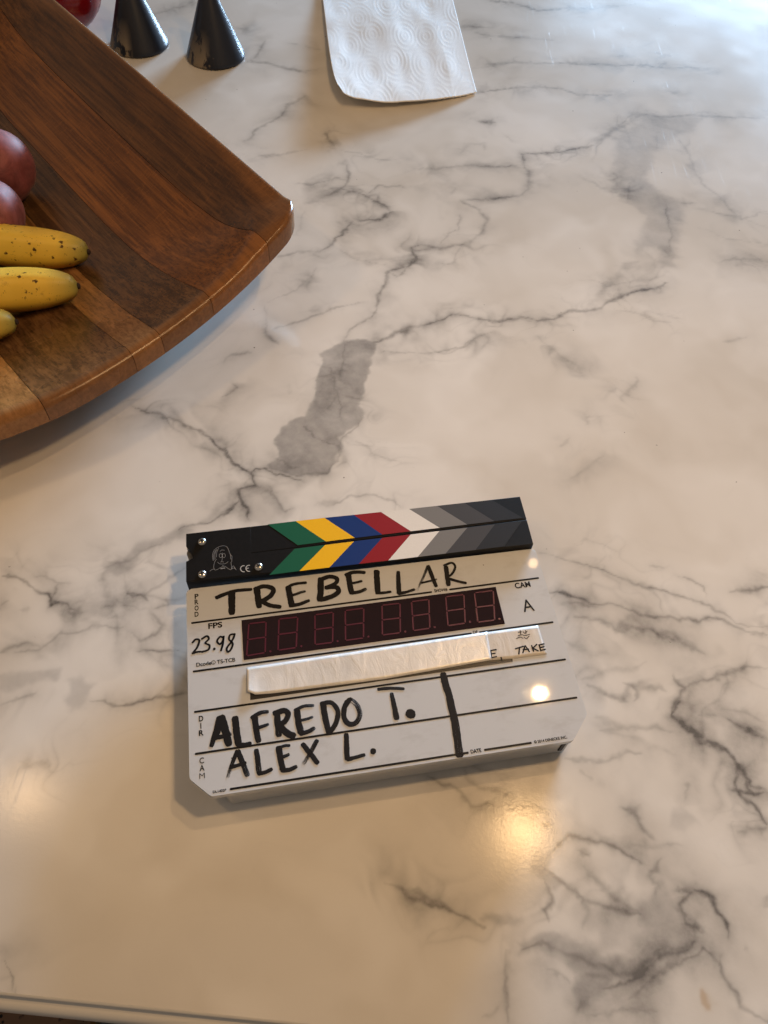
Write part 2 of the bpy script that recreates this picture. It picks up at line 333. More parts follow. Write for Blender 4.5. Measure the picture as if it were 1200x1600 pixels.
# ------------------------------------------------------------------ the marble counter
ZONES = {'a': (350, 200, 2.6667), 'b': (750, 0, 2.6667), 'c': (750, 500, 2.6667), 'd': (600, 1100, 2.0), 'e': (0, 650, 3.0),
         'f': (0, 1100, 2.0), 'g': (0, 0, 2.5), 'h': (450, 0, 3.0), 'k': (600, 800, 2.0)}
VEINS = '''
a 10 .32 430,10 430,45 455,75
a 6 .22 480,95 560,110 640,130 740,130
a 6 .18 150,125 250,115 340,92
a 7 .32 270,235 370,235 450,212 515,215
a 8 .38 510,150 520,190 515,235 480,262 430,280
a 10 .50 550,260 620,290 660,325 700,352 660,378 620,382 570,392
a 11 .50 545,392 515,425 470,450 440,485 400,515
a 9 .32 400,515 320,515 250,530 190,540
a 7 .32 600,262 640,238 700,240 780,248
a 5 .22 460,500 500,515 565,545 680,575
a 5 .22 380,580 360,625 290,670 190,725
a 6 .2 180,740 175,840
a 13 .36 175,830 180,860 205,885 230,905
a 6 .28 190,830 300,805 400,770 500,745 575,725
a 10 .45 820,487 785,500 800,545 770,580 690,600 680,640 650,685 640,735 610,790
a 6 .32 610,790 520,835 505,880
a 5 .22 680,600 720,625 770,585
a 8 .34 820,487 900,492 985,497
a 15 .38 985,497 1040,470 1070,430 1100,385 1070,345
a 8 .36 1070,345 985,300
a 7 .36 985,300 1100,290 1200,290
a 6 .26 985,355 970,400 985,420
a 5 .22 910,480 940,440 985,425
a 14 .2 960,250 945,275
a 8 .22 800,175 870,175 1000,160 1200,160
a 12 .16 985,100 1010,70 1090,65 1080,95
a 13 .55 640,885 700,855 800,830 880,810 950,778
a 22 .16 700,850 800,840 900,815
a 6 .42 950,778 1040,790 1120,803 1200,790
a 5 .26 640,935 760,938 880,938 980,915 1060,870 1130,852
a 5 .2 985,505 965,565 900,572
a 7 .22 550,1300 610,1325 640,1350 740,1390
a 4 .25 440,990 465,1040 475,1105 490,1160 495,1210
a 4 .2 475,1105 430,1170
a 4 .2 500,1105 590,1140
a 5 .42 320,1240 380,1290 460,1335
a 4 .2 500,890 495,1000 475,1040
a 7 .62 0,1335 40,1385 100,1445 125,1485 60,1510 70,1560 95,1600
a 7 .55 100,1445 130,1420 180,1415 215,1445 270,1455 320,1480
a 6 .36 215,1370 270,1400 330,1415
a 7 .36 300,1450 440,1435 485,1400 465,1340 490,1290 560,1235 590,1195
a 6 .5 60,1555 0,1600
a 7 .36 180,1490 210,1540 250,1590 290,1580
a 8 .32 450,1570 530,1535 620,1530 700,1555 740,1580
a 14 .16 400,1560 480,1560
a 7 .3 0,1115 30,1085 60,1075 40,1060
a 8 .26 0,975 40,940 120,930
a 10 .12 270,1070 275,1110
a 10 .26 90,50 140,5
a 8 .14 330,350 320,420 300,440
a 8 .14 340,320 400,305
b 8 .38 50,0 140,10 230,42 300,38 375,33
b 6 .2 375,40 500,35 650,15
b 10 .22 20,150 100,150 200,158 310,170
b 7 .32 30,265 200,258 340,262 450,265 560,275 700,275 800,285 880,280 945,290
b 8 .30 0,385 120,372 250,362 330,372 400,390 490,397 600,395
b 10 .25 0,508 60,512
b 5 .15 100,560 130,590
b 8 .3 0,695 150,692
b 9 .42 175,645 300,635 420,618 480,605
b 18 .28 480,605 510,580 560,545 620,520 660,490 700,480
b 16 .34 190,700 205,740 195,790
b 8 .36 175,645 190,700
b 8 .32 195,790 160,820 60,828 0,832
b 9 .32 700,480 760,490 830,485 900,478 1000,492 1100,490 1200,497
b 22 .22 670,1090 600,1100 590,1130 560,1170 520,1200 490,1240 450,1270
b 11 .52 770,1175 720,1205 640,1215 570,1240 500,1280 440,1295 370,1295 310,1325 240,1335
b 7 .36 240,1335 190,1325 100,1325 0,1330
b 7 .22 560,1290 650,1310 720,1330 800,1345
b 7 .22 830,580 870,650 920,760 1000,820 1090,905
b 6 .22 930,875 1090,905 1190,880
b 5 .12 1090,905 1200,950
b 6 .22 440,755 530,790 600,820
b 6 .18 830,845 900,845
b 5 .34 620,770 610,830
b 5 .34 770,840 790,930 795,1050
b 5 .24 565,720 562,780
b 10 .22 1000,1090 1060,1080 1180,1085
b 7 .22 240,1410 290,1455 350,1490 420,1525
b 9 .17 1010,1428 1060,1425 1110,1412
b 5 .12 910,950 1000,980 1100,1000 1200,1015
b 4 .14 740,560 740,620
b 13 .28 570,235 600,235
b 15 .2 735,215 745,225
b 17 .2 750,262 770,268
b 16 .2 790,380 815,390
c 12 .17 650,240 655,260 620,310 590,330
c 9 .13 460,400 430,425
c 8 .11 370,490 330,520
c 8 .32 250,960 330,990 440,1015 510,1040 600,1070 700,1110 790,1130 860,1165 960,1195 1070,1250 1200,1280
c 10 .42 300,1140 360,1155 430,1160 480,1180
c 12 .36 480,1180 560,1190 620,1210 660,1235 720,1240 790,1225 880,1240 1000,1250 1200,1310
c 10 .22 320,1190 400,1185 500,1195
c 12 .28 390,1245 480,1245 560,1280 640,1280 700,1290 800,1330
c 18 .2 560,1280 640,1250 720,1290 820,1340
c 7 .14 700,1110 740,1170 760,1215
c 6 .16 700,1020 770,1028
c 6 .22 820,1060 880,1085 940,1120 960,1170
c 8 .22 1040,1130 1100,1120 1200,1118
c 7 .13 400,940 440,920 520,940 570,965
c 12 .25 1130,1300 1200,1310
c 11 .1 380,660 520,570
d 14 .2 650,40 760,70 850,70 930,85
d 16 .14 680,75 740,105 820,130 910,165
d 12 .32 570,170 640,185 720,165 790,155
d 9 .52 930,0 895,40 930,60 970,85 1000,115 1050,140 1090,160 1110,200 1140,240 1200,285
d 8 .48 1110,200 1100,260 1140,300 1170,345 1200,375
d 8 .42 1080,265 1140,270 1190,285
d 7 .4 1130,240 1160,280
d 8 .36 1070,55 1100,75 1130,90 1180,105
d 12 .4 1130,75 1140,95
d 10 .16 1060,20 1130,28 1200,60
d 8 .16 980,35 1040,33
d 14 .28 1200,385 1150,400 1110,400
d 16 .28 750,325 790,335 810,380 835,410
d 8 .16 620,205 650,240
d 8 .17 940,250 930,300
d 10 .34 150,235 220,280 270,320 330,318 380,315
d 14 .28 240,225 290,260 350,270 420,300 490,340
d 22 .32 380,320 440,325 500,350
d 16 .32 480,380 510,383
d 11 .45 530,455 590,418 650,432 710,450 760,470 800,495
d 14 .3 620,465 655,485
d 16 .32 640,530 680,570 730,615 790,645
d 12 .45 500,510 560,570 620,610 680,630 730,640 800,655
d 9 .42 500,550 515,610 500,650 520,680
d 14 .2 620,610 630,650 615,690
d 12 .16 770,440 850,440 920,435
d 14 .28 860,490 835,545 860,575 850,600
d 12 .38 910,575 960,580 930,620 940,680 1000,720
d 11 .38 970,570 1020,590 1050,640 1080,680 1075,730
d 16 .38 960,690 1010,715
d 10 .42 10,560 70,580 80,605 130,630 200,650 260,680 320,690
d 8 .22 70,580 120,610 210,645
d 12 .42 420,770 500,755 560,775 620,800 700,828 780,825 860,795 950,735
d 10 .48 690,900 740,880 790,840 860,815 920,770 960,735
d 14 .32 780,920 820,880 880,850 940,800 990,770
d 11 .38 990,770 1050,820 1070,870 1110,940 1160,965 1200,985
d 8 .2 1040,820 1065,790
d 12 .26 390,780 395,840 380,900 380,990
d 9 .22 500,825 540,840 570,870
d 12 .32 640,850 690,860 720,850
d 16 .36 610,960 640,940 660,930
d 10 .22 660,990 780,960 860,960
d 8 .13 300,980 350,940
d 14 .2 1190,640 1200,600
d 12 .16 1135,765 1155,765
e 9 .42 620,-40 820,10 910,50 970,85 1030,145 1080,200 1140,250 1175,285
e 8 .42 1115,385 1090,430 1040,470 970,490 900,520 830,545
e 8 .5 1115,385 1150,430 1170,480
e 14 .18 500,690 600,680 660,640 760,600
e 14 .16 690,690 780,700
e 22 .17 480,740 490,800 520,870 570,890 590,840
e 12 .2 590,840 650,850 720,800 790,750 850,720
e 9 .3 590,840 700,860
e 11 .42 0,740 70,745 110,770 170,815 240,840 260,885 320,890 350,910
e 9 .16 170,750 230,740 280,770 350,780
e 9 .22 290,780 260,850
e 26 .22 340,920 390,930
e 10 .14 500,945 560,955
e 14 .22 0,1100 60,1080 130,1060 180,1070
e 9 .22 60,1110 160,1090 280,1030 380,1000 480,990 560,995
e 12 .22 720,930 770,990 730,1040 660,1070 600,1020
e 9 .28 640,1110 760,1110 850,1090
e 10 .17 0,1350 60,1340 160,1310
e 10 .32 430,1340 500,1330 560,1345 620,1350 700,1325 800,1305 870,1295
e 10 .22 0,880 40,850
e 20 .13 90,910 130,910
e 8 .22 780,850 800,880 730,900
f 16 .2 70,190 160,205
f 3 .4 0,810 25,850 45,890
g 8 .22 930,105 970,115
g 7 .26 1035,160 1010,210 980,235
g 10 .34 970,240 1040,250 1100,265 1200,285
g 8 .28 1200,380 1130,410 1100,450 1010,500 960,550
g 7 .22 1000,610 1100,605 1190,585
g 8 .2 600,60 720,20 800,-20
h 8 .2 0,205 80,215 150,235
h 10 .22 0,330 60,335 150,325
h 14 .26 800,125 940,130
h 8 .22 870,155 1000,170 1090,175
h 10 .2 860,320 1000,300 1200,295
h 8 .22 890,435 1000,420 1200,400
h 7 .2 0,490 60,465
h 8 .3 200,610 180,650
h 12 .22 890,570 970,575
k 12 .30 640,540 690,560 740,575 760,545 800,545 850,550 880,560
k 14 .32 690,565 750,585
k 9 .30 740,530 790,560 770,580
k 9 .38 900,520 940,560 930,590 900,620 900,650
k 9 .28 940,555 1000,535 1080,510 1160,480 1200,480
k 14 .17 620,520 700,490 780,490 820,480
k 12 .22 860,360 900,380 960,430 1000,440
k 12 .22 1150,380 1200,390
k 9 .18 1080,245 1200,235
k 14 .18 680,680 760,665 830,670 900,680
k 14 .14 570,410 640,440 700,440
k 18 .14 600,330 700,340 790,380
'''
PATCHES = '''
a 6 .58 405,945 520,885 640,878 625,940 600,1000 590,1130 560,1160 590,1190 560,1230 500,1260 470,1290 490,1340 460,1370 480,1400 450,1440 380,1450 300,1455 200,1420 185,1400 230,1365 225,1320 205,1300 240,1255 310,1200 345,1195 380,1120 395,1020 410,975
a 14 .24 100,1480 180,1490 250,1580 300,1600 200,1660 60,1620
b 17 .36 570,590 640,530 700,480 900,490 890,545 820,560 760,620 720,640 715,700 690,740 760,810 820,830 850,900 830,960 820,1060 800,1110 740,1110 745,1040 710,1020 665,1050 660,970 690,900 660,870 600,820 540,790 560,740 555,660
d 10 .24 735,315 810,310 790,345 760,350
d 12 .17 890,350 940,335 980,370 930,385 890,380
d 9 .34 460,465 530,455 510,510 560,570 520,580 500,550 460,520
d 14 .28 800,600 880,590 930,640 900,700 820,720 780,690
d 10 .32 320,650 370,660 420,665 420,680 350,690 310,670
d 14 .34 410,740 480,725 560,725 620,740 680,780 760,790 850,770 940,720 960,740 900,800 830,830 740,850 700,900 660,960 600,980 580,900 610,850 560,800 480,780 420,790
d 18 .2 840,640 960,720 900,760 800,760 760,720
d 20 .14 620,620 800,650 840,720 700,740 640,700
e 16 .28 480,710 560,670 640,600 740,560 860,530 900,540 860,580 760,610 660,640 640,700 600,750 540,760 490,750
e 18 .22 0,1230 80,1210 180,1200 280,1190 260,1240 150,1260 60,1290 0,1290
e 18 .22 320,1230 390,1220 430,1260 420,1310 410,1360 350,1370 300,1330 330,1300
e 24 .10 600,900 800,860 860,1040 700,1100 590,1020
'''
EDGE_Y0, EDGE_K = 0.0072, -0.0282      # front edge of the counter: y = EDGE_Y0 + EDGE_K * x

def build_counter():
    rows = []
    for py in np.linspace(1622, -70, 880):
        rows.append(U(560, py)[1])
    rows = np.array(rows); rows = rows[rows > 0.004]; rows = np.concatenate([[0.0], rows, [1.9, 2.4, 3.0]])
    cols = np.concatenate([[-7, -4, -2.4, -1.5], np.linspace(-1, 1, 720), [1.5, 2.4, 4, 7]])
    halfw = 0.235 + 0.335 * np.minimum(rows, 1.5)
    X = cols[None, :] * halfw[:, None]
    Y = rows[:, None] + EDGE_Y0 + EDGE_K * X
    nr, nc = X.shape
    x = X.ravel(); y = Y.ravel()
    # jagged course of the veins
    dx = noise2(x, y, 55, 1) * 0.0030 + noise2(x, y, 150, 2) * 0.0020 + noise2(x, y, 420, 3) * 0.0009
    dy = noise2(x, y, 55, 4) * 0.0030 + noise2(x, y, 150, 5) * 0.0020 + noise2(x, y, 420, 6) * 0.0009
    qx = x + dx * 0.8; qy = y + dy * 0.8
    mod = 0.75 + 0.45 * noise2(x, y, 70, 7) + 0.25 * noise2(x, y, 260, 8)
    keep = np.ones_like(x); prox = np.full_like(x, 0.05)
    cloud = 0.85 + 0.9 * noise2(x, y, 38, 21) + 0.5 * noise2(x, y, 110, 22)
    def field(segs, w, reach):
        lo = segs.min(0) - reach; hi = segs.max(0) + reach
        idx = np.where((qx > lo[0]) & (qx < hi[0]) & (qy > lo[1]) & (qy < hi[1]))[0]
        if len(idx) == 0: return idx, None, None
        P = np.c_[qx[idx], qy[idx]]; d = np.full(len(idx), 9.0); arc = np.zeros(len(idx)); L = 0.0
        for a, b in zip(segs[:-1], segs[1:]):
            ab = b - a; t = np.clip(((P - a) @ ab) / max(ab @ ab, 1e-12), 0, 1)
            dd = np.linalg.norm(P - a - t[:, None] * ab, axis=1); nb = dd < d; d[nb] = dd[nb]; ln_ = math.sqrt(ab @ ab)
            arc[nb] = L + t[nb] * ln_; L += ln_
        return idx, d, np.minimum(arc, L - arc) / max(L, 1e-6)
    for ln in VEINS.strip().splitlines():
        z, wz, dk, *pts = ln.split(); ox, oy, s = ZONES[z]
        px = np.array([[float(c) for c in p.split(',')] for p in pts]) / s + (ox, oy)
        dk = min(0.8, float(dk) * (1.20 if z in 'cdek' else 0.98))
        seg = U2(px); c = px.mean(0); mpp = np.linalg.norm(U2([c])[0] - U2([c + (1, 0)])[0])
        wid = float(wz) / s * mpp * 0.68
        idx, d, end = field(seg, wid, wid * 14 + 0.035)
        if d is None: continue
        tap = 0.40 + 0.60 * np.clip(end / 0.22, 0, 1)
        np.maximum.at(prox, idx, min(1.0, 0.25 + 1.6 * float(dk)) * np.exp(-(d / (0.013 + 2.2 * wid)) ** 1.5))
        wloc = wid * tap * (0.55 + 0.6 * np.clip(mod[idx], 0.1, 1.4))
        m = float(dk) * (0.45 + 0.55 * tap) * (0.78 * np.exp(-(d / (1.15 * wloc)) ** 2) * np.clip(mod[idx] + 0.3, 0.45, 1.25) + (0.50 * np.exp(-d / (3.0 * wid)) + 0.24 * np.exp(-d / (6.5 * wid))) * np.clip(cloud[idx], 0.15, 1.6))
        keep[idx] *= 1 - np.clip(m, 0, 0.9)
    wx = x + 0.020 * noise2(x, y, 22, 41) + 0.007 * noise2(x, y, 70, 42); wy = y + 0.020 * noise2(x, y, 22, 43) + 0.007 * noise2(x, y, 70, 44)
    def ridge(f, sd, w):
        return np.exp(-(np.abs(noise2(wx * 0.85 + wy * 0.35, wy * 1.15 - wx * 0.25, f, sd) + 0.35 * noise2(wx, wy, f * 2.3, sd + 1)) / w) ** 1.2)
    web = 0.70 * ridge(24, 51, 0.075) + 0.38 * ridge(52, 53, 0.11) + 0.12 * ridge(120, 55, 0.14)
    gate = np.clip(0.35 + 1.3 * noise2(x, y, 17, 57) + 0.6 * noise2(x, y, 48, 58), 0, 1)
    away = 1 / (1 + np.exp(-(np.abs(cols) - 1.05) / 0.03)); away = np.repeat(away[None, :], nr, 0)
    away = np.maximum(away, (1 / (1 + np.exp(-(rows - 1.5) / 0.05)))[:, None]).ravel()
    smudge = np.clip(noise2(wx, wy, 24, 61) + 0.6 * noise2(wx, wy, 60, 62) + 0.35 * noise2(wx, wy, 150, 63), 0, 1.2)
    keep *= 1 - np.clip(np.maximum(prox, 0.25 * away) * (0.62 * web * gate + 0.50 * smudge), 0, 0.7)
    vein = 1 - keep
    tone = np.zeros_like(x)
    for ln in PATCHES.strip().splitlines():
        z, sz, dk, *pts = ln.split(); ox, oy, s = ZONES[z]
        px = np.array([[float(c) for c in p.split(',')] for p in pts]) / s + (ox, oy)
        dk = float(dk) * (1.35 if z in 'de' else 1.0)
        seg = U2(px); c = px.mean(0); mpp = np.linalg.norm(U2([c])[0] - U2([c + (1, 0)])[0])
        soft = float(sz) / s * mpp
        idx, d, _ = field(np.vstack([seg, seg[:1]]), soft, soft * 3)
        if d is None: continue
        P = np.c_[qx[idx], qy[idx]]; ins = np.zeros(len(idx), bool)
        for i in range(len(seg)):
            a = seg[i - 1]; b = seg[i]
            cond = ((a[1] > P[:, 1]) != (b[1] > P[:, 1])) & (P[:, 0] < (b[0] - a[0]) * (P[:, 1] - a[1]) / (b[1] - a[1] + 1e-15) + a[0])
            ins ^= cond
        sd = np.where(ins, -d, d) + (noise2(x[idx], y[idx], 130, 71) * 0.9 + noise2(x[idx], y[idx], 340, 72) * 0.5) * soft * 0.35
        m = float(dk) / (1 + np.exp(np.clip(sd / (soft * 0.42), -30, 30))) * np.clip(0.97 + 0.16 * noise2(wx[idx], wy[idx], 45, 73) + 0.10 * noise2(wx[idx], wy[idx], 130, 74) + 0.12 * web[idx], 0.3, 1.5)
        tone[idx] = np.maximum(tone[idx], m)
    st = U(1105, 1572); r = np.hypot(x - st[0] + dx, y - st[1] + dy)
    stain = 0.55 / (1 + np.exp((r - 0.0030) / 0.0006))
    cloud = np.clip(0.55 + 0.45 * noise2(wx, wy, 7, 81) + 0.30 * noise2(wx, wy, 19, 82) + 0.18 * noise2(wx, wy, 50, 83), 0, 1)
    wear = np.clip(0.45 + 0.6 * noise2(x, y, 13, 84) + 0.4 * noise2(x, y, 40, 85), 0, 1)
    me = bpy.data.meshes.new('countertop')
    nv = nr * nc; me.vertices.add(nv)
    me.vertices.foreach_set('co', np.c_[x, y, np.zeros(nv)].astype(np.float32).ravel())
    i = np.arange(nr - 1)[:, None] * nc + np.arange(nc - 1)[None, :]
    q = np.stack([i, i + 1, i + nc + 1, i + nc], -1).reshape(-1, 4)
    me.loops.add(q.size); me.loops.foreach_set('vertex_index', q.astype(np.int32).ravel())
    me.polygons.add(len(q)); me.polygons.foreach_set('loop_start', (np.arange(len(q)) * 4).astype(np.int32))
    for nm, arr in (('vein', vein), ('tone', tone), ('stain', stain), ('cloud', cloud), ('wear', wear)):
        a = me.attributes.new(nm, 'FLOAT', 'POINT'); a.data.foreach_set('value', arr.astype(np.float32))
    me.update(calc_edges=True); me.validate()
    me.materials.append(MARBLE)
    o = bpy.data.objects.new('countertop', me); C.objects.link(o)
    tag(o, kind='structure')
    # front edge: a rolled upper nosing, a dark groove and a lower lip standing a little proud
    prof = [(0, 0.0), (-0.0008, -0.0003), (-0.0014, -0.0010), (-0.0016, -0.0020), (-0.0012, -0.0030), (-0.0004, -0.0034), (-0.0010, -0.0040),
            (-0.0040, -0.0043), (-0.0064, -0.0056), (-0.0078, -0.0080), (-0.0084, -0.0110), (-0.0084, -0.034), (-0.0070, -0.037), (0.02, -0.038), (0.6, -0.038)]
    xs = np.linspace(-4, 4, 60); V = []; Fc = []
    for xx in xs:
        for (dy_, dz_) in prof: V.append((xx, EDGE_Y0 + EDGE_K * xx + dy_, dz_))
    k = len(prof)
    for a in range(len(xs) - 1):
        for b in range(k - 1): Fc.append((a * k + b, a * k + b + 1, (a + 1) * k + b + 1, (a + 1) * k + b))
    e = obj('counter_edge', V, Fc, MARBLE, o, smooth=True)
    ea = e.data.attributes.new('cloud', 'FLOAT', 'POINT'); ea.data.foreach_set('value', np.full(len(V), 0.5, np.float32))
    return o

counter = build_counter()

# floor far below the counter edge
def build_floor():
    t = NT('dark_floor_boards'); v = t.coord((3, 40, 1))
    f = t.noise(v, 2.0, 5, 0.6, 0.4)
    t.set(Base_Color=t.mix(f, (0.010, 0.007, 0.005), (0.035, 0.022, 0.013)), Roughness=0.45)
    o = obj('floor', [(-4, -4, -0.92), (4, -4, -0.92), (4, 5, -0.92), (-4, 5, -0.92)], [(0, 1, 2, 3)], t.m)
    tag(o, kind='structure')
build_floor()

# ------------------------------------------------------------------ the time-code slate
ZS = 0.026                                 # height of the board face above the counter
STK = 0.0052                               # the sticks stand this much above the face
O0 = U(298.9, 973.75, ZS); Q0 = U(841.9, 903.0, ZS)
EX = (Q0 - O0)[:2] / np.linalg.norm((Q0 - O0)[:2]); EY = np.array([-EX[1], EX[0]])
SLATE_ANG = math.atan2(EX[1], EX[0])
slate = empty('clapperboard', (O0[0], O0[1], 0), SLATE_ANG)
tag(slate, 'white digital clapperboard with coloured striped sticks and black marker handwriting', 'clapperboard')

def S(px, py, dz=0.0):
    p = U(px, py, ZS + dz)[:2] - O0[:2]
    return np.array([p @ EX, p @ EY])

def SP(pts, zone=(0, 0, 1), dz=0.0):
    return [S(zone[0] + p[0] / zone[2], zone[1] + p[1] / zone[2], dz) for p in pts]

z1 = (270, 750, 3.636); z2 = (580, 750, 3.333); z3 = (270, 960, 3.636); z4 = (580, 960, 3.333); z4b = (640, 1060, 4.286); z5 = (280, 1180, 5.0); z6 = (280, 820, 7.5)

# board plate
bp = SP([(291, 921), (836, 857), (917.5, 1116), (896, 1157), (330, 1244.5), (296, 1217)])
bp = round_poly(bp, [0.003, 0.003, 0.002, 0.002, 0.002, 0.002])
bm_obj('board', prism_bm(bp, ZS - 0.0045, ZS, 0.0008, 3), BOARD, slate)
# housing behind the board, standing on the counter
hx0, hy0 = S(296, 1217); hx1, hy1 = S(917.5, 1116)
yb = S(330, 1244.5)[1]; yt = S(291, 921)[1]
hp = [(hx0 + 0.010, yt - 0.012), (hx1 - 0.010, yt - 0.012), (hx1 - 0.004, yb + 0.020), (hx1 - 0.0125, yb + 0.0006), (hx0 + 0.020, yb + 0.0006), (hx0 + 0.008, yb + 0.016)]
bm_obj('housing', prism_bm(hp, 0.0006, ZS - 0.0046, 0.0012, 3), HOUSING, slate)
# dark slot near the housing's right end, put in as a solid black box
cx = hx1 - 0.0165
bm_obj('black_slot', prism_bm([(cx - 0.0014, yb - 0.0002), (cx + 0.0012, yb - 0.0002), (cx + 0.0012, yb + 0.006), (cx - 0.0014, yb + 0.006)], 0.006, ZS - 0.006, 0.0003), PRINT, slate)

# sticks
dz = STK
tl = S(290.6, 834, dz); tr = S(812.5, 775.8, dz); mr = S(823, 811.6, dz); ml = S(392.4, 864.5, dz); br_ = S(833.5, 850, dz)
bl_ = S(290.8, 909, dz)
ang = (mr - ml) / np.linalg.norm(mr - ml)
gap = np.array([0, 0.00035])
up_poly = [ml + (-0.0006, 0.00035), mr + gap, tr, S(391.4, 822.8, dz)]
bm_obj('upper_stick', prism_bm([tuple(p) for p in up_poly], ZS - 0.0098, ZS + STK - 0.00003, 0.00025, 2), BLACK, slate)
lo_poly = [tl, S(392.2, 822.7, dz) - (0.0002, 0), ml - (0.0002, 0.0002), mr - gap, br_, bl_, S(290.6, 877.5, dz), S(302, 872.5, dz), S(300.5, 866, dz), S(290.8, 853.5, dz)]
bm_obj('lower_stick', prism_bm([tuple(p) for p in lo_poly], ZS - 0.010, ZS + STK, 0.00025, 2), BLACK, slate)
# hinge pin seen in the notch
bm = bmesh.new(); bmesh.ops.create_cone(bm, cap_ends=True, segments=20, radius1=0.0032, radius2=0.0032, depth=0.011)
hp_ = S(300, 866, 0); o = bm_obj('hinge_pin', bm, plain('hinge_grey', (0.16, 0.15, 0.14), 0.4), slate, True); o.location = (hp_[0], hp_[1], ZS - 0.004)

COLS = [('green', (0.010, 0.105, 0.055)), ('yellow', (0.86, 0.49, 0.010)), ('blue', (0.008, 0.032, 0.165)), ('red', (0.27, 0.010, 0.013)),
        ('white', (0.75, 0.73, 0.70)), ('mid_grey', (0.19, 0.185, 0.18)), ('dark_grey', (0.058, 0.055, 0.056)), ('charcoal', (0.020, 0.0185, 0.0185))]
ut = [(418.5, 818.8), (461.7, 813.8), (507, 808.6), (552.7, 804.0), (595, 799.5), (639, 794.8), (682.6, 789.9), (725.5, 785.2), (768, 780.6)]
ub = [(465.3, 852.6), (509.3, 846.9), (554.6, 841.2), (597.3, 836), (642, 830.8), (687, 825.4), (730, 820.2), (772.6, 815.1), (817, 810)]
lt = [(460.5, 857.0), (508, 851.0), (553, 845.4), (597, 840), (641.5, 834.6), (686.5, 829.2), (730, 824), (773, 818.9), (815, 814)]
lb = [(421, 899.0), (468, 892.8), (514.8, 887.3), (561, 881.8), (607, 876.4), (653, 870.8), (696.4, 865.6), (743, 860), (788, 854.6)]
for i, (cn, col) in enumerate(COLS):
    m = plain('stripe_' + cn, col, 0.5, grain=0.05, gscale=900, spec=0.15)
    for a, b in ((ut, ub), (lt, lb)):
        q = [S(*a[i], dz), S(*a[i + 1], dz), S(*b[i + 1], dz), S(*b[i], dz)]
        # keep the print clear of the stick's bevelled rims
        cy = sum(q) / 4
        q = [p + (cy - p) * np.array([0.0, 0.035]) for p in q]
        bm_obj('stripe', prism_bm([tuple(p) for p in q], ZS + STK - 0.0002, ZS + STK + 0.00012), m, slate)

# screws: domed heads with a cross recess
def screw(px, py):
    c = S(px, py, dz); r = 0.0029
    prof = [(0.0, 0.0016), (0.0010, 0.0016), (0.0019, 0.00135), (0.0026, 0.0008), (0.0029, 0.0)]
    V = [(0, 0, 0.0016)]; Fc = []
    n = 20
    for rr, zz in prof[1:]:
        for k in range(n): V.append((rr * math.cos(2 * math.pi * k / n), rr * math.sin(2 * math.pi * k / n), zz))
    for k in range(n): Fc.append((0, 1 + k, 1 + (k + 1) % n))
    for j in range(len(prof) - 2):
        for k in range(n):
            a = 1 + j * n + k; b = 1 + j * n + (k + 1) % n; Fc.append((a, a + n, b + n, b))
    o = obj('screw', V, Fc, STEEL, slate, True); o.location = (c[0], c[1], ZS + STK); o.rotation_euler = (0, 0, random.uniform(0, 1.5))
    bmx = bmesh.new()
    for ang_ in (0, math.pi / 2):
        ret = bmesh.ops.create_cube(bmx, size=1.0); vs_ = ret['verts']
        bmesh.ops.scale(bmx, verts=vs_, vec=(0.0030, 0.0007, 0.0006)); bmesh.ops.rotate(bmx, verts=vs_, cent=(0, 0, 0), matrix=Matrix.Rotation(ang_, 3, 'Z'))
        bmesh.ops.translate(bmx, verts=vs_, vec=(0, 0, 0.00145 + 0.00003 * (ang_ > 0)))
    bm_obj('cross_recess', bmx, PRINT, o)
for p in ((315.6, 846.5), (315.8, 897.3), (404, 885.8)): screw(*p)

# ribbons: printed rules and marker strokes
def catmull(P, n=7):
    P = [np.array(p, float) for p in P]
    if len(P) < 3: return [P[0] + (P[1] - P[0]) * t for t in np.linspace(0, 1, n + 1)]
    Q = [2 * P[0] - P[1]] + P + [2 * P[-1] - P[-2]]; out = []
    for i in range(1, len(Q) - 2):
        for t in np.linspace(0, 1, n, endpoint=False):
            a, b, c, d = Q[i - 1], Q[i], Q[i + 1], Q[i + 2]
            out.append(0.5 * ((2 * b) + (c - a) * t + (2 * a - 5 * b + 4 * c - d) * t * t + (3 * b - a - 3 * c + d) * t ** 3))
    out.append(P[-1]); return out

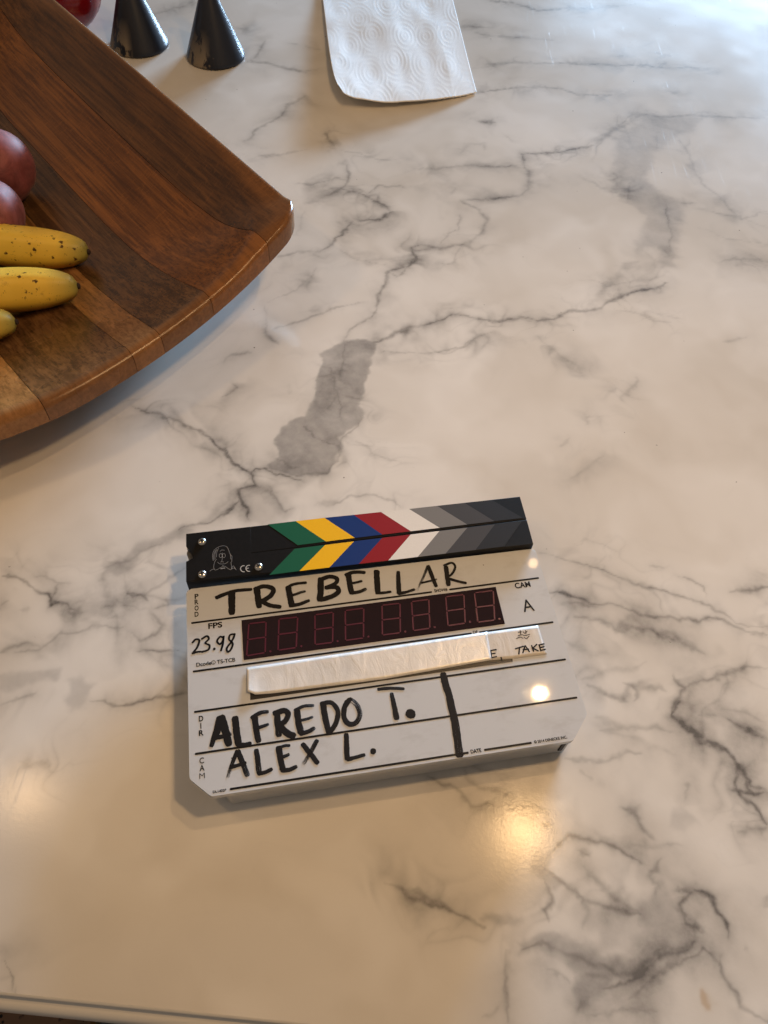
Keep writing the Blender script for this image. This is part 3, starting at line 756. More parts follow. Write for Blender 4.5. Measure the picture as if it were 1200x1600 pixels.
class Ink:
    def __init__(self): self.V = []; self.F = []; self.uv = []; self.dry = []; self.k = 0
    def stroke(self, P, w0, w1=None, dry0=0.0, dry1=None, z=0.0, rough=0.10, smooth=True, caps=True):
        w1 = w0 if w1 is None else w1; dry1 = dry0 if dry1 is None else dry1
        L = catmull(P) if smooth else [np.array(p, float) for p in P]
        n = len(L); across = 5
        T = []
        for i in range(n):
            d = L[min(i + 1, n - 1)] - L[max(i - 1, 0)]; T.append(d / (np.linalg.norm(d) + 1e-12))
        if caps:      # rounded ends
            h0 = w0 * 0.5; h1 = w1 * 0.5
            pre = [L[0] - T[0] * h0 * c for c in (0.75, 0.45)]; post = [L[-1] + T[-1] * h1 * c for c in (0.45, 0.75)]
            L = pre + L + post; T = [T[0]] * 2 + T + [T[-1]] * 2
            prof = [0.55, 0.85] + [1] * n + [0.85, 0.55]
        else: prof = [1] * n
        n = len(L); s = 0.0; base = len(self.V); rnd = random.Random(self.k * 7 + 3); self.k += 1; u0 = rnd.uniform(0, 50)
        z = z + self.k * 0.000002
        e0 = e1 = 0.0
        for i in range(n):
            t = i / max(1, n - 1); ww = (w0 + (w1 - w0) * t) * prof[i]
            nr = np.array([-T[i][1], T[i][0]])
            if i: s += np.linalg.norm(L[i] - L[i - 1])
            e0 = 0.6 * e0 + rnd.uniform(-1, 1) * rough * 0.7; e1 = 0.6 * e1 + rnd.uniform(-1, 1) * rough * 0.7
            for j in range(across):
                q = j / (across - 1) - 0.5
                off = q + (e0 if j == 0 else 0) * 0.5 + (e1 if j == across - 1 else 0) * 0.5
                p = L[i] + nr * off * ww
                self.V.append((p[0], p[1], z)); self.uv.append((u0 + s / 0.012, u0 + q)); self.dry.append(dry0 + (dry1 - dry0) * t)
        for i in range(n - 1):
            for j in range(across - 1):
                a = base + i * across + j; self.F.append((a, a + 1, a + across + 1, a + across)[::-1])
    def dot(self, c, r, z=0.0):
        base = len(self.V); n = 18; rnd = random.Random(int(c[0] * 1e5))
        z = z + self.k * 0.000002; self.k += 1
        self.V.append((c[0], c[1], z)); self.uv.append((0, 0)); self.dry.append(0)
        for k in range(n):
            rr = r * (1 + rnd.uniform(-0.08, 0.08)); a = 2 * math.pi * k / n
            self.V.append((c[0] + rr * math.cos(a), c[1] + rr * 1.05 * math.sin(a), z)); self.uv.append((0, 0)); self.dry.append(0)
        for k in range(n): self.F.append((base, base + 1 + k, base + 1 + (k + 1) % n))
    def build(self, name, mat, parent):
        o = obj(name, self.V, self.F, mat, parent); me = o.data
        uvl = me.uv_layers.new(name='UVMap')
        vi = np.zeros(len(me.loops), np.int32); me.loops.foreach_get('vertex_index', vi)
        uvl.data.foreach_set('uv', np.array(self.uv, np.float32)[vi].ravel())
        a = me.attributes.new('dry', 'FLOAT', 'POINT'); a.data.foreach_set('value', np.array(self.dry, np.float32))
        return o

INKW = 1.12
PXM = np.linalg.norm(S(600, 1040) - S(601, 1040))       # metres on the board per photo pixel, mid board

def word(name, zone, strokes, dz_=0.00018, dots=()):
    ink = Ink()
    for st in strokes:
        pts, wz = st[0], st[1]; wz1 = st[2] if len(st) > 2 and st[2] is not None else wz
        d0, d1 = (st[3], st[4]) if len(st) > 3 else (0.0, 0.12)
        zn = st[5] if len(st) > 5 else zone
        ink.stroke(SP(pts, zn), wz / zn[2] * PXM * INKW, wz1 / zn[2] * PXM * INKW, d0, d1, ZS + dz_)
    for d in dots:
        zn = d[3] if len(d) > 3 else zone
        ink.dot(SP([(d[0], d[1])], zn)[0], d[2] / zn[2] * PXM, ZS + dz_)
    return ink.build(name, INK, slate)

# printed rules
def rule(a, b, w=3.3):
    ink = Ink(); ink.stroke([S(*a), S(*b)], w * PXM, None, 0, 0, ZS + 0.00008, rough=0.0)
    o = ink.build('printed_rule', PRINT, slate)
for a, b in (((300, 973.6), (674, 925.2)), ((703, 921.2), (841, 903.2)), ((302.5, 1049.3), (736, 989.8)), ((750, 987.8), (863.5, 972.2)),
             ((304.5, 1112.5), (883, 1030.4)), ((306, 1178), (900.8, 1090)), ((360.5, 1233), (731, 1176.2)), ((757.5, 1171.8), (829.5, 1160.8))):
    rule(a, b)

def text(s, px, py, hpx, wpx=None, dz_=0.0001, mat=PRINT, name='printed_text', bold=0.0, stick=0.0, ang=0.0):
    """capital height hpx, total width wpx in photo pixels; (px, py) is the left end of the baseline"""
    cu = bpy.data.curves.new(name, 'FONT'); cu.body = s; cu.size = 1.0; cu.offset = bold
    tmp = bpy.data.objects.new(name, cu); C.objects.link(tmp)
    dg = bpy.context.evaluated_depsgraph_get(); me = bpy.data.meshes.new_from_object(tmp.evaluated_get(dg))
    bpy.data.objects.remove(tmp); bpy.data.curves.remove(cu)
    co = np.zeros(len(me.vertices) * 3); me.vertices.foreach_get('co', co); co = co.reshape(-1, 3)
    p0 = S(px, py, stick)
    hm = np.linalg.norm(S(px, py, stick) - S(px, py - hpx, stick)); sy = hm / 0.69
    wd = co[:, 0].max() - co[:, 0].min()
    sx = sy if wpx is None else np.linalg.norm(S(px + wpx, py - wpx * 0.135, stick) - p0) / wd
    X = (co[:, 0] - co[:, 0].min()) * sx; Y = co[:, 1] * sy
    ca, sa = math.cos(ang), math.sin(ang)
    co = np.c_[p0[0] + X * ca - Y * sa, p0[1] + X * sa + Y * ca, np.full(len(X), ZS + stick + dz_)]
    me.vertices.foreach_set('co', co.astype(np.float32).ravel()); me.materials.clear(); me.materials.append(mat); me.update()
    o = bpy.data.objects.new(name, me); C.objects.link(o); o.parent = slate
    return o

for ch, y_ in zip('PROD', (935.8, 944.6, 954.2, 963.8)): text(ch, 304.2, y_, 7.2, 6.2, bold=0.03)
for ch, x_, y_, w_ in (('D', 310.7, 1127.4, 7.2), ('I', 313.2, 1138.4, 1.6), ('R', 310.9, 1149.8, 7.6)): text(ch, x_, y_, 8.2, w_, bold=0.03)
for ch, y_, w_ in (('C', 1193.3, 7.2), ('A', 1205.0, 8), ('M', 1217.2, 8.4)): text(ch, 311.8, y_, 8.8, w_, bold=-0.004 if ch == 'M' else 0.02)
text('FPS', 325.5, 982.6, 8.2, 22, bold=0.03)
text('Dcode\u00ae TS-TCB', 306.8, 1041.8, 5.8, 61, bold=0.025)
text('SHOW#', 679, 925.6, 4.4, 20.5, bold=0.035)
text('CAM', 805.6, 919.6, 8.0, 24, bold=0.03)
text('A', 818.6, 956.4, 18.5, 17.5, bold=0.005)
text('DF', 739.5, 990.2, 4.2, 7.5, bold=0.035)
text('DATE', 736, 1177.4, 5.6, 16.5, bold=0.035)
text('\u00a9 2014 DENECKE INC.', 835, 1161.8, 4.2, 52, bold=0.035)
text('DL1402B', 332.6, 1239.6, 3.9, 21.5, bold=0.035)

# lit-segment display: dark red window with faint unlit segments
RED_W = plain('dark_display_window', (0.016, 0.0055, 0.007), 0.06, grain=0.25, gscale=120)
SEG = plain('unlit_red_segment', (0.085, 0.004, 0.020), 0.35)
dp = SP([(377.3, 969.2), (774.4, 917), (789, 975), (380.8, 1031.6)])
disp = bm_obj('display_window', prism_bm([tuple(p) for p in dp], ZS - 0.001, ZS + 0.00025, 0.0001, 1), RED_W, slate)
DIG = [((389, 975), (415.8, 971.8), (385.5, 1025), (414.4, 1020)), ((436, 967.6), (465.3, 964.5), (434.5, 1016.4), (462.8, 1012)),
       ((492.2, 961), (520.8, 957), (492.4, 1007.5), (519.7, 1004)), ((539.5, 954.2), (568.4, 950.6), (540, 1001), (568, 997)),
       ((597, 946), (625, 943), (597.5, 992.4), (625.6, 989)), ((643, 940.4), (670, 936.8), (646, 985.6), (671.5, 982)),
       ((696.4, 932.6), (724.6, 929.2), (700, 978), (727, 973.8)), ((741.4, 926.6), (770.5, 923), (746.5, 972.4), (773, 969))]
for tl_, tr_, bl2, br2 in DIG:
    ink = Ink(); A_, B_, D_, E_ = S(*tl_), S(*tr_), S(*bl2), S(*br2); m0 = (A_ + D_) / 2; m1 = (B_ + E_) / 2
    def sg(p, q):
        d = q - p; ink.stroke([p + d * 0.07, q - d * 0.07], 2.3 * PXM, None, 0, 0, ZS + 0.00030, rough=0.0, caps=True)
    for p, q in ((A_, B_), (m0, m1), (D_, E_), (A_, m0), (m0, D_), (B_, m1), (m1, E_)): sg(p, q)
    ink.dot(E_ + (0.0032, 0.0004), 1.7 * PXM, ZS + 0.00030)
    ink.build('digit', SEG, disp)

# tapes
BLK_TAPE = plain('black_label_strip', (0.018, 0.016, 0.016), 0.4)
bt = SP([(391, 1052), (800.5, 992), (801, 1034), (391, 1094)])
bm_obj('label_strip', prism_bm([tuple(p) for p in bt], ZS - 0.0005, ZS + 0.00014), BLK_TAPE, slate)

def tape(name, top, bottom, mat, z, wr, lift=None, n=60, rows=9, seed=0):
    """a strip between two traced edges, wrinkled across its length"""
    T_ = [S(*p) for p in top]; B_ = [S(*p) for p in bottom]
    def along(P, t):
        L = [0]
        for a, b in zip(P[:-1], P[1:]): L.append(L[-1] + np.linalg.norm(b - a))
        return np.array([np.interp(t * L[-1], L, [p[0] for p in P]), np.interp(t * L[-1], L, [p[1] for p in P])])
    V = []; Fc = []
    for i in range(n + 1):
        t = i / n
        a = along(T_, t); b = along(B_, t)
        for j in range(rows + 1):
            s = j / rows; p = a + (b - a) * s
            h = wr * (0.6 * float(noise2(np.array(t * 40 + seed), np.array(s * 2.2), 1, 11)) + 0.4 * float(noise2(np.array(t * 90 + seed), np.array(s * 4), 1, 12)) + 1.0)
            h += lift(t, s) if lift else 0
            V.append((p[0], p[1], z + h))
    k = rows + 1
    for i in range(n):
        for j in range(rows): Fc.append((i * k + j, i * k + j + 1, (i + 1) * k + j + 1, (i + 1) * k + j))
    o = obj(name, V, Fc, mat, slate, True)
    md = o.modifiers.new('thickness', 'SOLIDIFY'); md.thickness = 0.00012; md.offset = 1
    return o
TAPE_W = mat_tape('creased_white_tape', (0.82, 0.80, 0.77), 0.30, 0.15, 0.32)
TAPE_P = mat_tape('thin_paper_tape', (0.66, 0.62, 0.57), 0.35, 0.0, 0.5)
o = tape('paper_tape', [(757, 988.6), (800, 982.8), (840.4, 977.4)], [(765, 1032), (800, 1029.5), (854.5, 1022.6)], TAPE_P, ZS + 0.00018, 0.00004, seed=5, n=24)
o['label'] = 'torn pale paper tape lettered in small black capitals'
lift = lambda t, s: 0.0010 * math.exp(-(t / 0.045) ** 2) * (0.25 + s * s) + 0.0004 * math.exp(-(t / 0.16) ** 2) * s * s
o = tape('white_tape', [(385, 1044.8), (392, 1043), (600, 1012), (761, 987.8)], [(387, 1082), (399, 1086.6), (430, 1083.5), (600, 1061.5), (768, 1031.6)], TAPE_W, ZS + 0.00030, 0.00006, lift, n=90, seed=1)
o['label'] = 'creased shiny white tape with a lifting left end'

def tape_word(name, strokes, w):
    ink = Ink()
    for pts in strokes: ink.stroke(SP(pts, z4), w / 3.333 * PXM, None, 0.0, 0.1, ZS + 0.00046)
    ink.build(name, INK, slate)
tape_word('small_lettering', [[(612, 195), (615, 232)], [(622, 190), (650, 185)], [(622, 190), (625, 228)], [(622, 208), (645, 204)], [(622, 228), (652, 221)], [(676, 226), (680, 243)]], 8)
tape_word('small_lettering', [[(750, 181), (792, 168)], [(772, 173), (768, 208)], [(801, 165), (789, 201)], [(802, 165), (823, 196)], [(790, 186), (819, 182)],
                              [(835, 164), (845, 194)], [(862, 158), (838, 180)], [(842, 178), (869, 191)], [(874, 160), (882, 191)], [(872, 161), (899, 155)], [(878, 175), (900, 170)], [(881, 190), (906, 183)]], 8)
tape_word('small_lettering', [[(765, 95), (782, 92)], [(775, 85), (778, 105)], [(790, 92), (800, 100), (812, 88)], [(755, 128), (775, 120), (790, 126)], [(795, 120), (808, 128), (822, 114)], [(803, 85), (806, 100)], [(765, 112), (785, 108), (800, 112), (825, 105)]], 4.5)

# marker handwriting
word('handwriting', z1, [
    ([(250, 668), (300, 648), (360, 630), (445, 622)], 24, 18), ([(335, 640), (335, 700), (336, 755)], 38, 34, 0.1, 0.25),
    ([(478, 618), (482, 660), (490, 718)], 36, 32, 0.1, 0.35), ([(468, 620), (520, 605), (568, 618), (563, 650), (532, 675), (505, 690)], 26, 28), ([(505, 690), (550, 712), (608, 722)], 26, 24),
    ([(648, 612), (690, 592), (756, 584)], 19, 16, 0.1, 0.5), ([(658, 612), (666, 665), (676, 712)], 32, 34, 0.3, 0.35), ([(668, 660), (710, 645), (750, 633)], 16, 14, 0.2, 0.6), ([(668, 714), (715, 708), (772, 686)], 24, 18, 0.1, 0.4),
    ([(840, 565), (840, 620), (835, 680)], 34, 34, 0.15, 0.3), ([(836, 567), (890, 550), (933, 562), (922, 590), (872, 612)], 25, 24), ([(872, 612), (928, 610), (942, 635), (900, 664), (842, 680)], 26, 28),
    ([(985, 540), (1030, 524), (1088, 526)], 24, 20, 0.1, 0.3), ([(998, 545), (1006, 595), (1016, 640)], 32, 30, 0.2, 0.4), ([(1006, 590), (1045, 582), (1072, 575)], 17, 14, 0.2, 0.5), ([(1018, 642), (1060, 636), (1095, 621)], 22, 18, 0.1, 0.5),
    ([(28, 478), (30, 530), (33, 580)], 30, 28, 0.1, 0.2, z2), ([(28, 590), (65, 588), (100, 583)], 17, 14, 0.1, 0.4, z2),
    ([(140, 480), (142, 530), (146, 588)], 18, 26, 0.2, 0.2, z2), ([(145, 592), (180, 585), (224, 571)], 18, 14, 0.1, 0.6, z2),
    ([(293, 452), (270, 510), (238, 575)], 14, 12, 0.4, 0.85, z2), ([(297, 450), (318, 505), (337, 552)], 20, 20, 0.3, 0.2, z2), ([(264, 536), (340, 518)], 12, 10, 0.3, 0.6, z2),
    ([(390, 455), (395, 500), (402, 545)], 22, 24, 0.25, 0.2, z2), ([(380, 446), (420, 432), (437, 455), (420, 490), (392, 510)], 13, 12, 0.5, 0.3, z2), ([(395, 512), (450, 528), (492, 537)], 17, 14, 0.1, 0.3, z2)])
word('handwriting', z3, [
    ([(112, 160), (130, 143), (150, 148), (140, 185), (112, 222)], 11), ([(112, 222), (135, 215), (160, 212)], 11),
    ([(165, 140), (193, 124), (205, 140), (185, 163), (208, 176), (203, 200), (166, 214)], 11),
    ([(286, 132), (268, 128), (252, 152), (266, 170), (284, 152), (289, 122), (285, 165), (274, 206)], 11),
    ([(352, 112), (326, 118), (320, 143), (340, 166), (330, 200), (312, 213), (307, 192), (330, 160), (346, 132), (352, 112)], 11)], dots=((236, 197, 8),))
word('handwriting', z3, [
    ([(262, 590), (245, 660), (220, 745)], 26, 22, 0.1, 0.45), ([(275, 590), (295, 650), (318, 735)], 42, 34, 0.0, 0.3), ([(262, 600), (258, 660), (245, 690)], 26, 24, 0, 0.2), ([(232, 705), (280, 695), (325, 682)], 24, 20, 0.1, 0.4),
    ([(355, 592), (362, 660), (372, 735)], 34, 34, 0.1, 0.1), ([(372, 740), (410, 740), (440, 733)], 22, 18),
    ([(467, 585), (475, 660), (486, 718)], 32, 28, 0.1, 0.4), ([(452, 588), (490, 562), (538, 553)], 22, 18, 0.1, 0.5), ([(472, 650), (510, 637), (540, 626)], 19, 15, 0.2, 0.5),
    ([(592, 562), (597, 630), (602, 684)], 30, 30, 0.15, 0.4), ([(580, 562), (630, 548), (656, 567), (640, 605), (605, 630)], 28, 28), ([(605, 630), (640, 668), (684, 690)], 32, 34),
    ([(707, 552), (714, 610), (727, 668)], 30, 32, 0.3, 0.35), ([(696, 545), (745, 522), (797, 518)], 19, 15, 0.2, 0.6), ([(712, 605), (760, 595), (792, 584)], 16, 14, 0.3, 0.6), ([(728, 678), (770, 666), (802, 648)], 23, 18, 0.1, 0.5),
    ([(854, 512), (866, 590), (884, 668)], 32, 26, 0.1, 0.45), ([(845, 508), (900, 502), (937, 550), (926, 620), (888, 672)], 22, 26, 0.1, 0.3),
    ([(1000, 487), (976, 530), (975, 590), (1003, 624), (1042, 614), (1062, 570), (1048, 520), (1012, 486)], 26, 24, 0.05, 0.65), ([(985, 500), (1010, 482)], 22, 22)])
word('handwriting', z4, [([(38, 390), (100, 385), (168, 388)], 16, 14, 0.30, 0.35), ([(106, 414), (118, 470), (132, 538)], 16, 28, 0.4, 0.1)], dots=((205, 518, 25),))
word('handwriting', z3, [
    ([(365, 778), (337, 850), (312, 922)], 20, 16, 0.1, 0.75), ([(370, 780), (395, 840), (423, 912)], 26, 24, 0.1, 0.6), ([(330, 868), (370, 858), (412, 844)], 19, 16),
    ([(475, 775), (483, 835), (490, 898)], 26, 26, 0.35, 0.4), ([(490, 905), (525, 897), (560, 881)], 20, 18),
    ([(603, 760), (612, 820), (625, 880)], 30, 28, 0.2, 0.2), ([(600, 758), (640, 746), (662, 746)], 15, 14, 0.2, 0.4), ([(614, 815), (658, 796)], 17, 14, 0.2, 0.5), ([(622, 886), (660, 884), (700, 866)], 22, 18, 0, 0.3),
    ([(740, 740), (780, 790), (820, 842)], 24, 24, 0.2, 0.2), ([(818, 720), (785, 780), (744, 845)], 22, 18, 0.35, 0.7),
    ([(985, 685), (988, 750), (992, 818)], 24, 26, 0.1, 0.2), ([(994, 824), (1040, 812), (1087, 799)], 20, 16, 0, 0.3)], dots=((1138, 778, 16),))
word('marker_line', z4b, [([(226, -25), (240, 40), (262, 110), (282, 200), (308, 330), (334, 510)], 40, 46, 0.0, 0.42)])

# emblem on the stick: a line drawing of a smiling man in glasses, and the CE mark
ink = Ink()
def eline(pts, w=4.0): ink.stroke(SP(pts, z6, STK), w / 7.5 * PXM * 0.95, None, 0, 0, ZS + STK + 0.00012, rough=0.0)
for pts in ([(398, 420), (391, 360), (410, 300), (460, 262), (520, 247), (563, 265), (588, 320), (600, 350), (618, 372), (615, 440)], [(438, 402), (415, 440), (405, 500), (420, 530), (450, 524)],
            [(606, 440), (613, 480), (612, 515)], [(360, 545), (382, 527), (410, 520)], [(450, 524), (490, 500), (535, 488), (580, 518), (610, 524), (632, 482), (668, 530)],
            [(505, 330), (505, 395), (499, 430)], [(484, 438), (502, 433), (522, 438)], [(450, 440), (480, 459), (540, 456), (575, 432)], [(505, 475), (520, 478)],
            [(425, 300), (404, 360), (408, 415)], [(442, 285), (420, 345), (420, 405)], [(462, 275), (442, 320), (436, 380)], [(480, 312), (500, 296), (530, 300)], [(600, 350), (605, 400), (612, 400)], [(615, 520), (645, 505), (655, 520)]):
    eline(pts)
for cx_, cy_ in ((487, 362), (524, 362)): eline([(cx_ + 18 * math.cos(a), cy_ + 24 * math.sin(a)) for a in np.linspace(0, 2 * math.pi, 9)])
eline([(488, 515), (535, 508)], 12)
ink.build('emblem', plain('emblem_line', (0.30, 0.30, 0.30), 0.5), slate)
ink = Ink()
for cx_, cy_ in ((757, 516), (820, 511)):
    ink.stroke(SP([(cx_ + 36 * math.cos(a) * 1.05, cy_ - 36 * math.sin(a)) for a in np.linspace(math.radians(80), math.radians(280), 9)], z6, STK), 10 / 7.5 * PXM, None, 0, 0, ZS + STK + 0.00012, rough=0)
ink.stroke(SP([(785, 512), (814, 508)], z6, STK), 10 / 7.5 * PXM, None, 0, 0, ZS + STK + 0.00012, rough=0)
ink.build('ce_mark', WHITELINE, slate)

# ------------------------------------------------------------------ the wooden bowl
BA = np.array([-0.663, 0.749]); BA /= np.linalg.norm(BA)      # direction of the staves (away from the near end)
BB = np.array([-BA[1], BA[0]])                                   # across the staves, to the left
ZR, ZRC, ZB = 0.068, 0.094, 0.013
V0, U0, BULGE = 0.250, 0.280, 0.055
corner = U(474, 316, ZRC)[:2]
bowl_c = corner + BB * V0 + BA * U0
bowl = empty('wooden_bowl', (bowl_c[0], bowl_c[1], 0), math.atan2(BA[1], BA[0]))
tag(bowl, 'large square wooden stave bowl with rounded corner holding bananas', 'bowl')

def bowl_U(v):
    a = abs(v) / V0
    cr = 0.024; e = V0 - abs(v)
    cut = 0.0
    if e < cr: cut = cr - math.sqrt(max(0.0, cr * cr - (cr - e) ** 2))
    return U0 + BULGE * (1 - a ** 1.5) - cut
def bowl_z(u, v):
    """top surface; returns z and how far this is rim"""
    Uv = bowl_U(v)
    cn = (abs(v) / V0) ** 3 * min(1, (abs(u) / U0)) ** 3
    zr = ZR + (ZRC - ZR) * max(cn, 0.75 * min(1, abs(v) / V0) ** 5)
    ev = V0 - abs(v); eu = Uv - abs(u)
    k = 0.020 * cn
    wv = 0.0045 + 0.024 * cn; wu = 0.0085 + 0.011 * cn
    p1 = max(0.0, 1 - max(0, ev - wv) / 0.175) ** 2.3; p2 = 0.96 * max(0.0, 1 - max(0, eu - wu) / 0.26) ** 2.0
    p = (p1 ** 3 + p2 ** 3) ** (1 / 3); p = min(1.0, p)
    z = ZB + (zr - ZB) * p
    e = min(ev, eu); r = 0.0055
    if e < r: z -= (r - math.sqrt(max(0, r * r - (r - e) ** 2))) * 0.9
    rim = 1.0 if (ev < wv or eu < wu) else max(0.0, 1 - min(abs(ev - wv) / 0.004, abs(eu - wu) / 0.006) ) * 0.5
    return z, rim, zr
def bowl_zb(u, v):
    z, rim, zr = bowl_z(u, v)
    Uv = bowl_U(v); ev = V0 - abs(v); eu = Uv - abs(u); e = max(0.0, min(ev, eu))
    return max(0.0012, min(z - 0.011 if e > 0.02 else z - 0.004, zr - 0.019 - e * 0.55))

WOODS = [((0.080, 0.032, 0.009), (0.215, 0.092, 0.027)), ((0.130, 0.045, 0.010), (0.335, 0.128, 0.029)), ((0.062, 0.029, 0.012), (0.205, 0.100, 0.039)),
         ((0.185, 0.082, 0.026), (0.410, 0.200, 0.070)), ((0.072, 0.034, 0.014), (0.265, 0.128, 0.048)), ((0.270, 0.120, 0.036), (0.530, 0.268, 0.092)),
         ((0.130, 0.048, 0.012), (0.300, 0.122, 0.030))]
CUTS = [-V0, -0.205, -0.140, -0.090, -0.064, 0.008, 0.075, 0.140, 0.205, V0]      # right edge first
def build_stave(i, v0, v1):
    first = (i == 0); last = (i == len(CUTS) - 2)
    g = 0.00020
    a = v0 if first else v0 + g; b = v1 if last else v1 - g
    t = np.linspace(0, 1, 15)
    vsamp = list(a + (b - a) * t)
    if first: vsamp = list(a + np.array([0, .0006, .0016, .003, .0045, .0062, .009, .013, .018, .023, .028, .033, .038, b - a]))
    if last: vsamp = [-x_ + 0 for x_ in []] + list(b - np.array([0, .0006, .0016, .003, .0045, .0062, .009, .013, .018, .025, .033][::-1])); vsamp = [a] + [x_ for x_ in vsamp if x_ > a + 0.001]
    e = np.array([0, .0006, .0015, .003, .0045, .006, .009, .0125, .016, .020, .026, .034, .044, .056, .07, .085, .10, .125, .15])
    V = []; Fc = []; rim = []
    nu = len(e) * 2 + 5
    for v in vsamp:
        Uv = bowl_U(v)
        us = list(-Uv + e) + list(np.linspace(-Uv + .15, Uv - .15, 7)[1:-1]) + list((Uv - e)[::-1])
        for u in us:
            z, r, _ = bowl_z(u, v); V.append((u, v, z)); rim.append(r)
    n = len(V); nv = len(vsamp)
    for k in range(n):
        u, v, z = V[k]; V.append((u, v, bowl_zb(u, v))); rim.append(rim[k])
    for j in range(nv - 1):
        for k in range(nu - 1):
            q = j * nu + k
            Fc.append((q, q + 1, q + nu + 1, q + nu)); Fc.append((n + q, n + q + nu, n + q + nu + 1, n + q + 1))
    for k in range(nu - 1):
        Fc.append((k, n + k, n + k + 1, k + 1)); q = (nv - 1) * nu + k; Fc.append((q, q + 1, n + q + 1, n + q))
    for j in range(nv - 1):
        q = j * nu; Fc.append((q, q + nu, n + q + nu, n + q)); q = j * nu + nu - 1; Fc.append((q, n + q, n + q + nu, q + nu))
    d, l = WOODS[i % len(WOODS)]
    o = obj('stave', V, Fc, mat_wood('oiled_wood_%d' % i, d, l, i * 3.1 + 1), bowl, True)
    at = o.data.attributes.new('rim', 'FLOAT', 'POINT'); at.data.foreach_set('value', np.array(rim, np.float32))
    o.data.set_sharp_from_angle(angle=math.radians(50))
    return o
for i in range(len(CUTS) - 1): build_stave(i, CUTS[i], CUTS[i + 1])

def bowl_floor(x, y):
    """height of the bowl's inner surface under a world point"""
    d = np.array([x, y]) - bowl_c; u = d @ BA; v = d @ BB
    return bowl_z(u, v)[0]

# ------------------------------------------------------------------ fruit
def banana(tip, heading, length, r, bend, mat, label, stem_up=0.02, roll=0.0, z_tip=None):
    """tip: world point of the blossom end; heading: direction (xy) from tip to stem"""
    n = 40; seg = 22; V = []; Fc = []; tipa = []
    h = np.array([math.cos(heading), math.sin(heading), 0.0]); side = np.array([-h[1], h[0], 0.0]); up = np.array([0, 0, 1.0])
    def rad(t):
        s = t * length
        a = min(1.0, (max(s, 0) / 0.052)); tipr = math.sqrt(max(0.0, 1 - (1 - a) ** 2.0))
        b = max(0.0, (s - (length - 0.050)) / 0.050); st = 1 - 0.70 * (b * b * (3 - 2 * b))
        return r * (0.19 + 0.81 * tipr) * st
    for i in range(n + 1):
        t = (i / n) ** 1.15
        s = t * length
        c = np.array(tip) + h * s + side * (bend * (4 * t * (1 - t))) + up * (stem_up * t * t)
        rr = rad(t)
        for k in range(seg):
            a = 2 * math.pi * k / seg + roll
            f = 1 + 0.055 * math.cos(5 * a + 0.6) + 0.015 * math.sin(9 * t + a)
            p = c + (side * math.cos(a) + up * math.sin(a)) * rr * f
            V.append(p); tipa.append(max(0.0, 1 - s / 0.022) + max(0.0, 1 - (length - s) / 0.03) * 0.6)
    for i in range(n):
        for k in range(seg): Fc.append((i * seg + k, i * seg + (k + 1) % seg, (i + 1) * seg + (k + 1) % seg, (i + 1) * seg + k))
    Fc.append(tuple(range(seg))[::-1]); Fc.append(tuple(n * seg + k for k in range(seg)))
    root = empty('banana', (tip[0], tip[1], 0)); tag(root, label, 'banana', 'bananas in the wooden bowl')
    o3 = np.array([tip[0], tip[1], 0])
    o = obj('peel', [np.array(v) - o3 for v in V], Fc, mat, root, True)
    at = o.data.attributes.new('tip', 'FLOAT', 'POINT'); at.data.foreach_set('value', np.clip(np.array(tipa, np.float32), 0, 1))
    # dried blossom end
    bmx = bmesh.new(); bmesh.ops.create_icosphere(bmx, subdivisions=2, radius=1.0)
    rs = random.Random(int(abs(tip[0]) * 1e4))
    for v in bmx.verts:
        v.co *= 1 + rs.uniform(-.12, .12)
        q = h * v.co.x * 0.0016 + side * v.co.y * r * 0.15 + up * v.co.z * r * 0.15
        v.co = Vector(q) + Vector((0, 0, tip[2])) - Vector(h * 0.0008)
    bm_obj('blossom_end', bmx, DARKTIP, root, True)
    return root
BAN = mat_banana(); DARKTIP = plain('dried_black_tip', (0.030, 0.016, 0.010), 0.8, grain=0.4, gscale=600)

# ------------------------------------------------------------------ lay the fruit in the bowl
def rest_banana(px, py, px2, py2, r, bend, label, length=0.19):
    z = 0.05
    for _ in range(4):        # settle on the bowl's inner surface
        a = U(px, py, z); b = U(px2, py2, z); d = (b - a) / np.linalg.norm(b - a)
        need = [bowl_floor(*(a + d * q)[:2]) + r * min(1, 0.24 + 0.76 * math.sqrt(max(0, 1 - (1 - min(1, q / 0.052)) ** 2))) for q in np.linspace(0, 0.13, 14)]
        z = max(need) + 0.0005
    return banana((a[0], a[1], z), math.atan2(d[1], d[0]), length, r, bend, BAN, label, 0.012)
rest_banana(137, 393, 0, 382, 0.0174, 0.003, 'freckled banana lying uppermost in the wooden bowl, beside the pink fruit')
rest_banana(121, 447, 0, 460, 0.0176, -0.003, 'middle banana in the wooden bowl, with brown scuff and dark blossom end')
rest_banana(24, 503, -60, 514, 0.0165, -0.003, 'banana lowest in the wooden bowl, only its greenish tip showing')

